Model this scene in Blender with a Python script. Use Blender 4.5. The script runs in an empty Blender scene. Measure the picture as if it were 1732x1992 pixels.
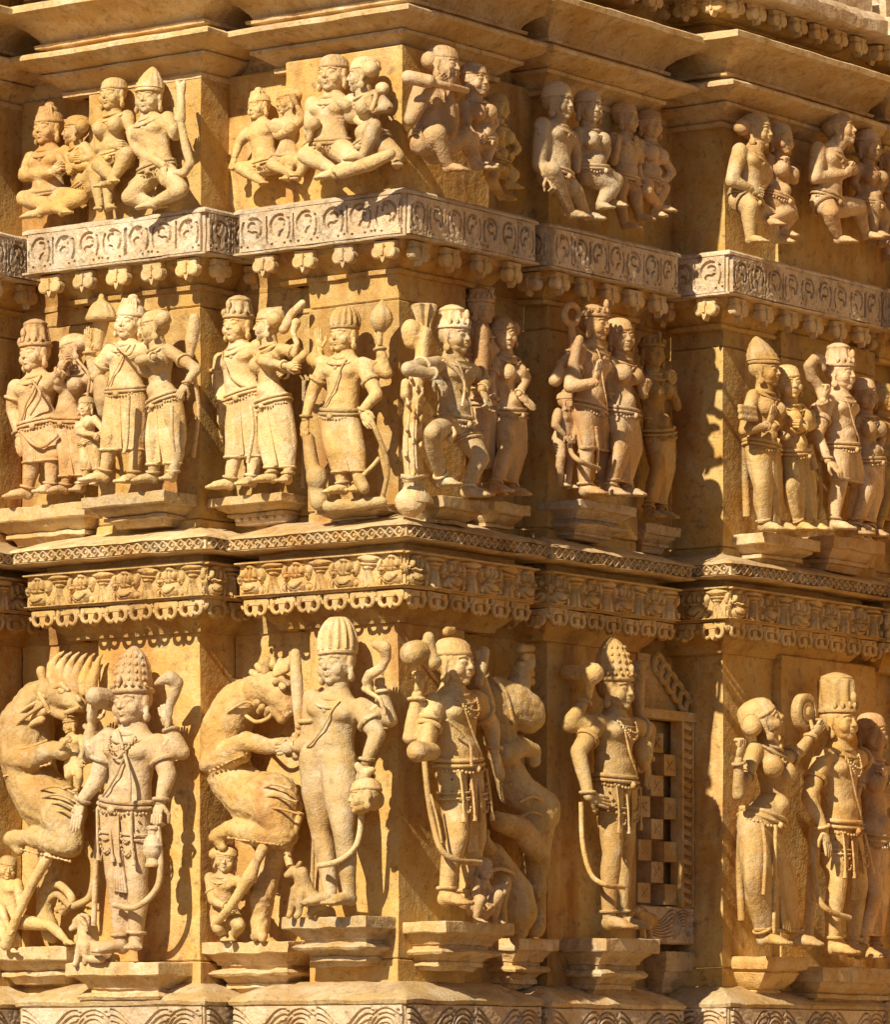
import bpy, math, random
import numpy as np
from mathutils import Vector

random.seed(7)
rng = np.random.default_rng(11)
scene = bpy.context.scene
COL = scene.collection

# ------------------------------------------------------------------ camera
EYE = 1.70                                   # eye height above the ground
DV = np.array([-0.592, 0.806, 0.0])          # horizontal view direction
DV /= np.linalg.norm(DV)
RV = np.array([DV[1], -DV[0], 0.0])          # camera right
DIST, FPX, CU, CV = 14.9, 9728.0, 866.0, 2100.0
CAM = -DIST * DV + 0.139 * RV + np.array([0, 0, EYE])
cd = bpy.data.cameras.new('camera')
cam = bpy.data.objects.new('camera', cd)
COL.objects.link(cam)
cam.location = CAM
cam.rotation_euler = Vector(DV).to_track_quat('-Z', 'Y').to_euler()
cd.sensor_fit = 'VERTICAL'
cd.sensor_height = 36.0
cd.lens = FPX / 1992 * 36.0
cd.shift_y = (CV - 996) / 1992
cd.clip_start = 0.5
cd.clip_end = 2000
scene.camera = cam

# ------------------------------------------------------------------ sky and sun
SUN_EL = 37.0
SUN_AZ = -5.2                                   # degrees off the left walls' normal
w = bpy.data.worlds.new('World')
scene.world = w
w.use_nodes = True
nt = w.node_tree
bg = nt.nodes['Background']
sky = nt.nodes.new('ShaderNodeTexSky')
sky.sky_type = 'NISHITA'
sky.sun_disc = False
sky.sun_elevation = math.radians(SUN_EL)
sky.sun_rotation = math.radians(180 + SUN_AZ)
sky.air_density = 0.7
sky.dust_density = 0.7
nt.links.new(sky.outputs[0], bg.inputs[0])
bg.inputs[1].default_value = 0.05
sd = bpy.data.lights.new('sun', 'SUN')
sun = bpy.data.objects.new('sun', sd)
COL.objects.link(sun)
sd.energy = 5.0
sd.angle = math.radians(0.55)
sd.color = (1.0, 0.885, 0.70)
e = math.radians(SUN_EL); a = math.radians(SUN_AZ)
SDIR = Vector((-math.sin(a) * math.cos(e), -math.cos(a) * math.cos(e), math.sin(e)))
sun.rotation_euler = (-SDIR).to_track_quat('-Z', 'Y').to_euler()
sun.location = (-2, -20, 18)
vs = scene.view_settings
vs.view_transform = 'Standard'
vs.look = 'None'
vs.exposure = 0.42
vs.gamma = 1.0
scene.render.engine = 'CYCLES'
scene.cycles.max_bounces = 7
scene.cycles.diffuse_bounces = 6
scene.cycles.use_adaptive_sampling = True
scene.render.resolution_x = 891
scene.render.resolution_y = 1024

# ------------------------------------------------------------------ helpers
def nrm(v):
    v = np.asarray(v, float)
    return v / (np.linalg.norm(v) + 1e-12)

def P(u, v, pl, t=0.0):
    """point seen at photo pixel (u,v) lying t metres in front of wall plane pl"""
    D = DV + RV * ((u - CU) / FPX) + np.array([0, 0, (CV - v) / FPX])
    if pl[0] == 'L':
        k = (pl[1] - t - CAM[1]) / D[1]
    else:
        k = (pl[1] + t - CAM[0]) / D[0]
    return CAM + D * k

_perm = rng.random((64, 64, 64))
def vnoise(Pt, s):
    q = np.asarray(Pt) * s
    i = np.floor(q).astype(int); f = q - i
    f = f * f * (3 - 2 * f)
    r = 0
    for dx in (0, 1):
        for dy in (0, 1):
            for dz in (0, 1):
                wgt = (f[:, 0] if dx else 1 - f[:, 0]) * (f[:, 1] if dy else 1 - f[:, 1]) * (f[:, 2] if dz else 1 - f[:, 2])
                r = r + wgt * _perm[(i[:, 0] + dx) % 64, (i[:, 1] + dy) % 64, (i[:, 2] + dz) % 64]
    return r * 2 - 1

def rough(V, amp=0.003, s=11.0):
    V = np.array(V, float)
    d = np.stack([vnoise(V + o, s) + 0.45 * vnoise(V + o + 3, s * 3.7) for o in (0.0, 17.3, 41.7)], 1)
    return V + d * amp

class MB:
    """collects vertices, quads and triangles; build() links them as ONE mesh object"""
    def __init__(s):
        s.v = []; s.q = []; s.t = []; s.n = 0
    def add(s, V, Q=None, T=None):
        V = np.asarray(V, float).reshape(-1, 3)
        if Q is not None and len(Q): s.q.append(np.asarray(Q, int).reshape(-1, 4) + s.n)
        if T is not None and len(T): s.t.append(np.asarray(T, int).reshape(-1, 3) + s.n)
        s.v.append(V); s.n += len(V)
        return s
    def arrays(s):
        V = np.concatenate(s.v) if s.v else np.zeros((0, 3))
        Q = np.concatenate(s.q) if s.q else np.zeros((0, 4), int)
        T = np.concatenate(s.t) if s.t else np.zeros((0, 3), int)
        return V, Q, T
    def merge(s, o):
        V, Q, T = o.arrays() if isinstance(o, MB) else o
        return s.add(V, Q, T)
    # --- primitives
    def rings(s, R, closed_ends=True):
        R = np.asarray(R, float); m, n, _ = R.shape
        i = np.arange(m - 1)[:, None] * n; j = np.arange(n)[None]; j2 = (j + 1) % n
        Q = np.stack([i + j, i + j2, i + n + j2, i + n + j], -1).reshape(-1, 4)
        V = R.reshape(-1, 3); T = None
        if closed_ends:
            V = np.vstack([V, R[0].mean(0), R[-1].mean(0)])
            k = np.arange(n); k2 = (k + 1) % n; b = (m - 1) * n
            T = np.vstack([np.stack([k2, k, np.full(n, m * n)], 1), np.stack([b + k, b + k2, np.full(n, m * n + 1)], 1)])
        return s.add(V, Q, T)
    def capsule(s, a, b, ra, rb, n=12, caps=3):
        a = np.asarray(a, float); b = np.asarray(b, float)
        ax = b - a; L = np.linalg.norm(ax); ax = ax / L if L > 1e-9 else np.array([0, 0, 1.0])
        x = nrm(np.cross(ax, [0.31, 0.53, 0.79])); y = np.cross(ax, x)
        prof = []
        for i in range(caps):
            th = math.pi / 2 * (1 - (i + 0.35) / caps); prof.append((-ra * math.sin(th), ra * math.cos(th)))
        prof.append((0, ra)); prof.append((L, rb))
        for i in reversed(range(caps)):
            th = math.pi / 2 * (1 - (i + 0.35) / caps); prof.append((L + rb * math.sin(th), rb * math.cos(th)))
        c = np.linspace(0, 2 * math.pi, n, endpoint=False)
        circ = np.cos(c)[:, None] * x + np.sin(c)[:, None] * y
        return s.rings([a + ax * h + circ * r for h, r in prof])
    def chain(s, pts, rad, n=12):
        for i in range(len(pts) - 1):
            s.capsule(pts[i], pts[i + 1], rad[i], rad[i + 1], n)
        return s
    def ell(s, c, r, B=None, n=14, m=9):
        B = np.eye(3) if B is None else np.asarray(B)      # rows are axes
        c = np.asarray(c, float)
        th = np.linspace(-math.pi / 2 + 0.14, math.pi / 2 - 0.14, m); ph = np.linspace(0, 2 * math.pi, n, endpoint=False)
        R = []
        for t in th:
            loc = np.stack([np.cos(ph) * math.cos(t) * r[0], np.sin(ph) * math.cos(t) * r[1], np.full(n, math.sin(t) * r[2])], 1)
            R.append(c + loc @ B)
        return s.rings(R)
    def tube(s, pts, r, n=7, closed=False):
        pts = np.asarray(pts, float); m = len(pts)
        r = np.broadcast_to(np.asarray(r, float), (m,))
        if closed: tg = np.roll(pts, -1, 0) - np.roll(pts, 1, 0)
        else: tg = np.gradient(pts, axis=0)
        ref = np.array([0.2, 0.4, 0.9]); R = []
        c = np.linspace(0, 2 * math.pi, n, endpoint=False)
        x = nrm(np.cross(nrm(tg[0]), ref))
        for i in range(m):
            t = nrm(tg[i]); x = nrm(x - t * np.dot(x, t)); y = np.cross(t, x)
            R.append(pts[i] + (np.cos(c)[:, None] * x + np.sin(c)[:, None] * y) * r[i])
        if closed: R.append(R[0])
        return s.rings(R, not closed)
    def box(s, c, h, B=None):
        B = np.eye(3) if B is None else np.asarray(B)
        k = np.array([[x, y, z] for z in (-1, 1) for y in (-1, 1) for x in (-1, 1)], float) * np.asarray(h)
        Q = [(0, 2, 3, 1), (4, 5, 7, 6), (0, 1, 5, 4), (2, 6, 7, 3), (0, 4, 6, 2), (1, 3, 7, 5)]
        return s.add(np.asarray(c) + k @ B, Q)
    def build(s, name, mat, parent=None, origin=None, smooth=40, link=True):
        V, Q, T = s.arrays()
        me = mesh_from(name, V if origin is None else V - np.asarray(origin), Q, T, smooth)
        return obj(name, me, mat, parent)

def mesh_from(name, V, Q, T, smooth=40):
    me = bpy.data.meshes.new(name)
    nq, ntri = len(Q), len(T)
    me.vertices.add(len(V)); me.vertices.foreach_set('co', np.asarray(V, np.float32).ravel())
    me.loops.add(nq * 4 + ntri * 3)
    me.loops.foreach_set('vertex_index', np.concatenate([np.asarray(Q).ravel(), np.asarray(T).ravel()]).astype(np.int32))
    me.polygons.add(nq + ntri)
    me.polygons.foreach_set('loop_start', np.concatenate([np.arange(nq) * 4, nq * 4 + np.arange(ntri) * 3]).astype(np.int32))
    me.update(calc_edges=True); me.validate()
    if smooth:
        me.polygons.foreach_set('use_smooth', np.ones(len(me.polygons), bool))
        if smooth < 180: me.set_sharp_from_angle(angle=math.radians(smooth))
    return me

def obj(name, me, mat, parent=None):
    if mat is not None and not me.materials: me.materials.append(mat)
    o = bpy.data.objects.new(name, me); COL.objects.link(o)
    if parent is not None: o.parent = parent
    return o

def empty(name, loc=(0, 0, 0)):
    o = bpy.data.objects.new(name, None); COL.objects.link(o); o.location = loc; o.empty_display_size = 0.1
    return o

def tag(o, label=None, cat=None, group=None, kind=None):
    if label: o['label'] = label
    if cat: o['category'] = cat
    if group: o['group'] = group
    if kind: o['kind'] = kind
    return o

def remesh(mb, vox, it=2, decim=None):
    V, Q, T = mb.arrays()
    me = mesh_from('tmp', V, Q, T, 0)
    o = bpy.data.objects.new('tmp', me); COL.objects.link(o)
    m = o.modifiers.new('r', 'REMESH'); m.mode = 'VOXEL'; m.voxel_size = vox
    if it:
        sm = o.modifiers.new('s', 'SMOOTH'); sm.factor = 0.5; sm.iterations = it
    if decim:
        dm = o.modifiers.new('d', 'DECIMATE'); dm.ratio = decim
    dg = bpy.context.evaluated_depsgraph_get()
    r = o.evaluated_get(dg).to_mesh()
    V2 = np.empty(len(r.vertices) * 3, np.float32); r.vertices.foreach_get('co', V2)
    li = np.empty(len(r.loops), np.int32); r.loops.foreach_get('vertex_index', li)
    ls = np.empty(len(r.polygons), np.int32); r.polygons.foreach_get('loop_start', ls)
    lt = np.empty(len(r.polygons), np.int32); r.polygons.foreach_get('loop_total', lt)
    q = ls[lt == 4]; t = ls[lt == 3]
    Q2 = np.stack([li[q + k] for k in range(4)], 1) if len(q) else np.zeros((0, 4), int)
    T2 = np.stack([li[t + k] for k in range(3)], 1) if len(t) else np.zeros((0, 3), int)
    o.evaluated_get(dg).to_mesh_clear()
    bpy.data.objects.remove(o); bpy.data.meshes.remove(me)
    return V2.reshape(-1, 3).astype(float), Q2, T2

def spline(pts, k=8):
    p = np.asarray(pts, float)
    if len(p) < 3:
        return np.linspace(p[0], p[-1], k)
    q = np.vstack([2 * p[0] - p[1], p, 2 * p[-1] - p[-2]]); out = []
    for i in range(1, len(q) - 2):
        for t in np.linspace(0, 1, k, endpoint=False):
            a, b, c, d = q[i - 1], q[i], q[i + 1], q[i + 2]
            out.append(0.5 * (2 * b + (c - a) * t + (2 * a - 5 * b + 4 * c - d) * t * t + (3 * b - a - 3 * c + d) * t ** 3))
    out.append(p[-1])
    return np.array(out)

# ------------------------------------------------------------------ stone materials
def stone(name, c1, c2, c3, pale=(0.62, 0.50, 0.33), pale_amt=0.35, rust=(0.30, 0.13, 0.04), grime=0.5, bump=0.35, streak=0.5, lichen=0.0):
    m = bpy.data.materials.new(name); m.use_nodes = True
    N = m.node_tree.nodes; L = m.node_tree.links
    b = N['Principled BSDF']; b.inputs['Roughness'].default_value = 0.78
    b.inputs['Specular IOR Level'].default_value = 0.32
    g = N.new('ShaderNodeNewGeometry'); oi = N.new('ShaderNodeObjectInfo')
    def noise(scale, detail=4, rough_=0.6, vec=None, dist=0.0):
        n = N.new('ShaderNodeTexNoise'); n.inputs['Scale'].default_value = scale; n.inputs['Detail'].default_value = detail
        n.inputs['Roughness'].default_value = rough_; n.inputs['Distortion'].default_value = dist
        L.new(vec or g.outputs['Position'], n.inputs['Vector']); return n.outputs['Fac']
    def ramp(fac, a, b_):
        r = N.new('ShaderNodeMapRange'); r.inputs[1].default_value = a; r.inputs[2].default_value = b_
        L.new(fac, r.inputs[0]); return r.outputs[0]
    def mix(fac, A, B, mode='MIX'):
        x = N.new('ShaderNodeMix'); x.data_type = 'RGBA'; x.blend_type = mode
        if isinstance(fac, float): x.inputs[0].default_value = fac
        else: L.new(fac, x.inputs[0])
        for k, val in ((6, A), (7, B)):
            if isinstance(val, tuple): x.inputs[k].default_value = (*val, 1)
            else: L.new(val, x.inputs[k])
        return x.outputs[2]
    def mul(A, B):
        x = N.new('ShaderNodeMath'); x.operation = 'MULTIPLY'
        for k, val in ((0, A), (1, B)):
            if isinstance(val, float): x.inputs[k].default_value = val
            else: L.new(val, x.inputs[k])
        return x.outputs[0]
    vm = N.new('ShaderNodeVectorMath'); vm.operation = 'MULTIPLY'; vm.inputs[1].default_value = (1, 1, 0.22)
    L.new(g.outputs['Position'], vm.inputs[0])
    col = mix(ramp(noise(2.3, 1), 0.35, 0.65), c1, c2)
    col = mix(ramp(noise(7.5, 3, 0.65), 0.42, 0.68), col, c3)
    col = mix(mul(ramp(noise(5.2, 3, 0.7, vm.outputs[0]), 0.49, 0.72), streak), col, rust)
    col = mix(mul(ramp(noise(11.0, 3, 0.75), 0.50, 0.72), pale_amt), col, pale)
    col = mix(mul(ramp(noise(34.0, 2, 0.75), 0.56, 0.74), grime), col, (0.16, 0.11, 0.06))
    if lichen:
        col = mix(mul(ramp(noise(16.0, 4, 0.8), 0.53, 0.66), lichen), col, (0.15, 0.105, 0.07))
    hv = N.new('ShaderNodeHueSaturation'); L.new(col, hv.inputs['Color'])
    mr = N.new('ShaderNodeMapRange'); mr.inputs[3].default_value = 0.82; mr.inputs[4].default_value = 1.12
    L.new(oi.outputs['Random'], mr.inputs[0]); L.new(mr.outputs[0], hv.inputs['Value'])
    fine = noise(240.0, 1, 0.7)
    col = mix(ramp(fine, 0.3, 0.75), hv.outputs[0], mix(1.0, hv.outputs[0], (0.80, 0.76, 0.70), 'MULTIPLY'))
    L.new(col, b.inputs['Base Color'])
    h = N.new('ShaderNodeMath'); h.operation = 'ADD'
    L.new(mul(noise(190.0, 1, 0.75), 0.6), h.inputs[0]); L.new(mul(noise(42.0, 3, 0.65), 1.6), h.inputs[1])
    bp = N.new('ShaderNodeBump'); bp.inputs['Strength'].default_value = bump; bp.inputs['Distance'].default_value = 0.006
    L.new(h.outputs[0], bp.inputs['Height']); L.new(bp.outputs[0], b.inputs['Normal'])
    return m

M_WALL = stone('sandstone_wall', (0.61, 0.395, 0.115), (0.57, 0.315, 0.07), (0.64, 0.455, 0.18), rust=(0.35, 0.14, 0.035), pale=(0.68, 0.56, 0.31), streak=1.0, grime=0.6, bump=0.55, lichen=0.18)
M_GOLD = stone('sandstone_golden', (0.64, 0.44, 0.165), (0.59, 0.36, 0.105), (0.67, 0.49, 0.23), rust=(0.43, 0.19, 0.055), pale=(0.76, 0.62, 0.40), pale_amt=0.6, grime=0.45, streak=0.65, bump=0.55)
M_CREAM = stone('sandstone_cream', (0.67, 0.49, 0.225), (0.61, 0.40, 0.145), (0.71, 0.54, 0.30), rust=(0.47, 0.23, 0.08), pale=(0.80, 0.69, 0.50), pale_amt=0.7, grime=0.4, streak=0.6, bump=0.55)
M_PINK = stone('sandstone_pink', (0.62, 0.41, 0.19), (0.56, 0.33, 0.13), (0.66, 0.47, 0.26), rust=(0.41, 0.18, 0.065), pale=(0.74, 0.59, 0.41), pale_amt=0.55, grime=0.45, streak=0.55, bump=0.55)
M_GREY = stone('sandstone_grey', (0.63, 0.46, 0.25), (0.57, 0.39, 0.18), (0.67, 0.52, 0.33), rust=(0.44, 0.23, 0.095), pale=(0.76, 0.65, 0.49), pale_amt=0.6, grime=0.45, streak=0.5, bump=0.55)
M_BAND = stone('sandstone_band', (0.65, 0.50, 0.32), (0.60, 0.44, 0.25), (0.70, 0.57, 0.40), rust=(0.48, 0.28, 0.12), pale=(0.82, 0.73, 0.59), pale_amt=0.7, grime=0.5, streak=0.5, bump=0.6, lichen=0.45)
M_LEDGE = stone('sandstone_ledge', (0.64, 0.47, 0.22), (0.59, 0.38, 0.14), (0.69, 0.54, 0.32), rust=(0.42, 0.20, 0.07), pale=(0.79, 0.68, 0.49), pale_amt=0.65, grime=0.5, streak=0.5, bump=0.55, lichen=0.35)
M_PALE = stone('sandstone_pale', (0.72, 0.53, 0.27), (0.63, 0.42, 0.17), (0.77, 0.61, 0.38), rust=(0.46, 0.24, 0.09), pale=(0.86, 0.77, 0.60), pale_amt=0.75, grime=0.45, streak=0.4, bump=0.5)
M_GROUND = stone('earth_ground', (0.20, 0.115, 0.05), (0.17, 0.095, 0.042), (0.22, 0.13, 0.06), pale=(0.24, 0.16, 0.08), streak=0.1)
# ------------------------------------------------------------------ architecture
def Z(z): return z + EYE
YL, XB2, XR, REC = -0.10, 0.02, 0.15, 0.07     # wall planes: left bay (y), second bay and right bay (x), recess depth
gm = MB(); gm.add([(-300, -300, 0), (300, -300, 0), (300, 300, 0), (-300, 300, 0)], [(0, 1, 2, 3)])
tag(gm.build('ground', M_GROUND), kind='structure')

temple = empty('temple', (0, 0, 0))
tag(temple, 'carved golden sandstone temple wall with stepped piers, banded friezes and cornices', 'temple')

def offset(path, p):
    path = np.asarray(path, float); d = np.diff(path, axis=0)
    n = np.stack([d[:, 1], -d[:, 0]], 1); n /= np.linalg.norm(n, axis=1)[:, None]
    out = []
    for i in range(len(path)):
        if i == 0: o = n[0]
        elif i == len(path) - 1: o = n[-1]
        else: o = (n[i - 1] + n[i]) / (1 + n[i - 1] @ n[i])
        out.append(path[i] + o * p)
    return np.array(out)

def sweep(name, path, prof, mat, parent=temple, seg=0.02, amp=0.003, s=11.0, chip=0.0, zj=0.0):
    path = np.asarray(path, float)
    pr = [prof[0]]
    for i in range(1, len(prof)):
        L = math.dist(prof[i - 1], prof[i]); k = max(1, int(L / seg))
        for j in range(1, k + 1):
            t = j / k; pr.append((prof[i - 1][0] * (1 - t) + prof[i][0] * t, prof[i - 1][1] * (1 - t) + prof[i][1] * t))
    cnt = [max(2, int(np.linalg.norm(path[i + 1] - path[i]) / seg)) for i in range(len(path) - 1)]
    rows = []
    for p, z in pr:
        o = offset(path, p); line = [o[:1]]
        for i, k in enumerate(cnt):
            t = np.linspace(0, 1, k + 1)[1:, None]; line.append(o[i] * (1 - t) + o[i + 1] * t)
        l = np.vstack(line); rows.append(np.column_stack([l, np.full(len(l), Z(z) + zj)]))
    R = np.array(rows); m, n, _ = R.shape
    V = R.reshape(-1, 3)
    if chip:                                           # broken spots: pull towards the wall
        ctr = offset(path, -0.05); base = []
        l = [ctr[:1]]
        for i, k in enumerate(cnt):
            t = np.linspace(0, 1, k + 1)[1:, None]; l.append(ctr[i] * (1 - t) + ctr[i + 1] * t)
        c = np.vstack(l); Cc = np.tile(np.column_stack([c, np.zeros(n)]), (m, 1)); Cc[:, 2] = V[:, 2]
        f = np.clip(vnoise(V, 9.0) * 0.7 + vnoise(V, 27.0) * 0.5 - 0.38, 0, 1)[:, None] * chip
        V = V + (Cc - V) * f
    V = rough(V, amp, s)
    i = np.arange(m - 1)[:, None] * n; j = np.arange(n - 1)[None]
    Q = np.stack([i + j, i + j + 1, i + n + j + 1, i + n + j], -1).reshape(-1, 4)
    mb = MB().add(V, Q)
    return mb.build(name, mat, parent, smooth=38)

# wall plan, one path per bay (recessed flanks included); outward is to the right of the walking direction
XP = -1.088
W_FAR = [(-1.46, -0.42), (-1.46, YL + REC)]
W_LEFT = [(-1.46, YL + REC), (XP, YL + REC), (XP, YL), (-0.68, YL), (-0.68, REC)]
W_MID = [(-0.68, REC), (-0.335, REC), (-0.335, 0), (0, 0), (0, 0.338), (-REC, 0.338), (-REC, 0.743)]
W_B2 = [(-REC, 0.743), (XB2, 0.743), (XB2, 1.234), (XB2 - REC, 1.234), (XB2 - REC, 1.538)]
W_RIGHT = [(XB2 - REC, 1.538), (XR, 1.538), (XR, 1.842), (XR + 0.03, 1.842), (XR + 0.03, 2.43), (XR - 0.02, 2.43), (XR - 0.02, 2.62), (XR + 0.05, 2.62), (XR + 0.05, 4.6)]
BAYS = {'far': [(-1.9, -0.42)] + W_FAR, 'left': W_LEFT, 'mid': W_MID, 'b2': W_B2, 'right': W_RIGHT}
TIERS = [(0.24, 1.385), (1.62, 2.44), (2.60, 3.07)]
for ti, (za, zb) in enumerate(TIERS):
    for bn, wp in BAYS.items():
        cuts = {0: [za, za + 0.12 + 0.04 * (bn == 'b2'), zb], 1: [za, za + 0.09, zb - 0.115 + 0.03 * (bn in 'left right'), zb], 2: [za, zb]}[ti]
        for k in range(len(cuts) - 1):
            g = 0.001
            off = 0.05 if (ti == 2 and bn == 'mid') else (0.02 if ti == 2 else 0.0)
            off += random.uniform(-0.0025, 0.0025)
            sweep('pier_block', wp, [(off - 0.02, cuts[k] + g), (off - 0.004, cuts[k] + g), (off, cuts[k] + g + 0.004), (off, cuts[k + 1] - g - 0.004), (off - 0.004, cuts[k + 1] - g), (off - 0.02, cuts[k + 1] - g)], M_WALL, amp=0.0022, s=7.0, chip=0.03)

# gross block plan of the projecting courses
G = {'far': [(-1.9, -0.42), (-1.46, -0.42), (-1.46, -0.02)],
     'left': [(-1.19, 0.15), (-1.19, YL), (-0.68, YL), (-0.68, 0.15)],
     'mid': [(-0.43, 0.25), (-0.43, 0), (0, 0), (0, 0.463), (-0.25, 0.463)],
     'b2': [(-0.2, 0.715), (XB2, 0.715), (XB2, 1.22), (-0.2, 1.22)],
     'right': [(-0.1, 1.52), (XR, 1.52), (XR, 2.245), (-0.1, 2.245)],
     'edge': [(-0.1, 2.46), (XR + 0.02, 2.46), (XR + 0.02, 4.6)]}
BACK = [(-1.46, -0.40), (-1.46, YL + REC), (-0.68, YL + REC), (-0.68, REC), (-REC, REC), (-REC, 0.743), (XB2 - REC, 0.743), (XB2 - REC, 1.538), (XR - 0.03, 1.538), (XR - 0.03, 4.6)]
zjit = {'far': -0.004, 'left': 0.0, 'mid': 0.0, 'b2': -0.004, 'right': 0.006, 'edge': 0.004}

def course(name, prof, mat, pscale=1.0, back=True, keys=None, chip=0.08, amp=0.003, pback=0.28):
    out = {}
    for k, path in G.items():
        if keys and k not in keys: continue
        out[k] = sweep(name, path, [(p * pscale, z) for p, z in prof], mat, amp=amp, chip=chip, zj=zjit[k], seg=0.016)
    if back:
        sweep('recessed_' + name, BACK, [(p * pback, z) for p, z in prof], mat, amp=amp, chip=chip, seg=0.025)
    return out

# core behind everything so that no light leaks through
core = MB()
for x0, x1, y0, y1 in ((-3.2, -0.09, 0.1, 5), (-3.2, -1.5, -0.38, 0.2), (-3.2, 0.0, 1.6, 5)):
    core.box(((x0 + x1) / 2, (y0 + y1) / 2, 3.2), ((x1 - x0) / 2, (y1 - y0) / 2, 3.19))
core.build('core', M_WALL, temple, smooth=0)

# plinth below the picture and the base band
P_BASE = [(0.30, -1.70), (0.30, -0.9), (0.22, -0.75), (0.22, -0.35), (0.17, -0.30), (0.17, -0.08), (0.115, -0.06), (0.112, 0.0), (0.112, 0.222), (0.122, 0.225), (0.126, 0.236), (0.115, 0.247), (0.06, 0.272), (0.0, 0.294), (-0.03, 0.296)]
BASE = course('base_moulding', P_BASE, M_LEDGE, chip=0.12, amp=0.004, pback=0.5)
# mid courses: leaf fringe, frieze, lattice ledge
P_FR2 = [(-0.02, 1.36), (0.012, 1.362), (0.016, 1.375), (0.03, 1.385), (0.055, 1.412), (0.075, 1.438), (0.078, 1.452), (0.0, 1.453)]
FR2 = course('fringe_moulding', P_FR2, M_WALL, chip=0.05)
P_FZ = [(0.0, 1.452), (0.093, 1.453), (0.098, 1.458), (0.098, 1.563), (0.094, 1.567), (0.055, 1.569), (0.055, 1.590)]
FZ = course('frieze_block', P_FZ, M_GOLD, chip=0.06)
P_LG = [(0.05, 1.588), (0.135, 1.590), (0.145, 1.595), (0.131, 1.5985), (0.131, 1.6295), (0.143, 1.632), (0.135, 1.640), (0.075, 1.660), (0.0, 1.683), (-0.03, 1.683)]
LG = course('lattice_ledge', P_LG, M_LEDGE, chip=0.09, amp=0.004)
# upper courses: fringe, scroll band
P_FR1 = [(-0.02, 2.402), (0.012, 2.404), (0.014, 2.416), (0.004, 2.42), (0.012, 2.43), (0.03, 2.45), (0.066, 2.472), (0.07, 2.490), (0.0, 2.491)]
FR1 = course('fringe_moulding', P_FR1, M_WALL, chip=0.05)
P_SC = [(0.0, 2.490), (0.104, 2.490), (0.1085, 2.492), (0.1095, 2.498), (0.098, 2.500), (0.098, 2.614), (0.1095, 2.616), (0.1095, 2.624), (0.10, 2.632), (0.06, 2.640), (-0.03, 2.642)]
SC = course('scroll_band', P_SC, M_BAND, chip=0.06, amp=0.0025)
# cornice
P_CO = [(-0.02, 3.045), (0.022, 3.046), (0.024, 3.060), (0.012, 3.062), (0.030, 3.076), (0.066, 3.098), (0.074, 3.100), (0.076, 3.111), (0.064, 3.113), (0.100, 3.126), (0.142, 3.144), (0.150, 3.147), (0.151, 3.158),
        (0.140, 3.166), (0.072, 3.179), (0.058, 3.182), (0.058, 3.191), (0.084, 3.193), (0.086, 3.203), (0.068, 3.205), (0.076, 3.222), (0.100, 3.245), (0.145, 3.268), (0.188, 3.281), (0.199, 3.284), (0.200, 3.302),
        (0.188, 3.309), (0.11, 3.328), (0.02, 3.335), (-0.06, 3.338)]
CO = course('cornice', P_CO, M_LEDGE, chip=0.035, amp=0.0018, pback=0.32)
# next storey above: neck, fringe, band
sweep('neck_wall', BACK, [(-0.03, 3.33), (-0.03, 3.43)], M_WALL)
P_F3 = [(-0.06, 3.40), (0.0, 3.405), (0.03, 3.43), (0.05, 3.445), (0.05, 3.455)]
F3 = course('fringe_moulding', P_F3, M_WALL, chip=0.05)
P_B3 = [(0.0, 3.452), (0.13, 3.453), (0.14, 3.46), (0.14, 3.50), (0.11, 3.53), (0.08, 3.535), (0.08, 3.62), (0.02, 3.66)]
B3 = course('upper_band', P_B3, M_BAND, chip=0.14, amp=0.006)
sweep('upper_wall', BACK, [(0.0, 3.60), (0.0, 6.2)], M_WALL, seg=0.08)

# added unseen wing beyond the right edge, bouncing warm sunlight onto right-facing walls
WING = [(0.12, 2.86), (0.95, 2.86), (0.95, 2.70), (2.2, 2.70), (2.2, 2.86), (3.3, 2.86), (3.3, 2.70), (4.6, 2.70), (4.6, 6.0)]
for za, zb in ((-1.70, -0.4), (-0.4, 0.25), (0.28, 1.36), (1.68, 2.40), (2.64, 3.04), (3.34, 6.2)):
    sweep('bounce_wing_wall', WING, [(0, za), (0, zb)], M_WALL, seg=0.06)
for pr, m_ in ((P_BASE[7:], M_LEDGE), (P_FR2, M_WALL), (P_FZ, M_GOLD), (P_LG, M_LEDGE), (P_FR1, M_WALL), (P_SC, M_BAND), (P_CO, M_LEDGE)):
    sweep('bounce_wing_moulding', WING, pr, m_, seg=0.06)
wc = MB(); wc.box((2.3, 4.5, 3.9), (2.25, 1.55, 3.88)); wc.build('bounce_wing_core', M_WALL, temple, smooth=0)

# ---- carved tiles: front is -y, x runs along the wall, z up, unit width and height
def seg_d(X, Y, pts):
    pts = np.asarray(pts, float); d = np.full(X.shape, 9.0)
    for a, b in zip(pts[:-1], pts[1:]):
        ab = b - a; t = np.clip(((X - a[0]) * ab[0] + (Y - a[1]) * ab[1]) / (ab @ ab + 1e-12), 0, 1)
        d = np.minimum(d, np.hypot(X - a[0] - ab[0] * t, Y - a[1] - ab[1] * t))
    return d
def arc(cx, cy, rx, ry, a0, a1, n=14, r1=None):
    th = np.radians(np.linspace(a0, a1, n)); k = np.linspace(1, r1 if r1 else 1, n)
    return np.stack([cx + rx * k * np.cos(th), cy + ry * k * np.sin(th)], 1)
def groove(d, w_): return np.clip((1 - d / w_) * 2.2, 0, 1)

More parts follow.
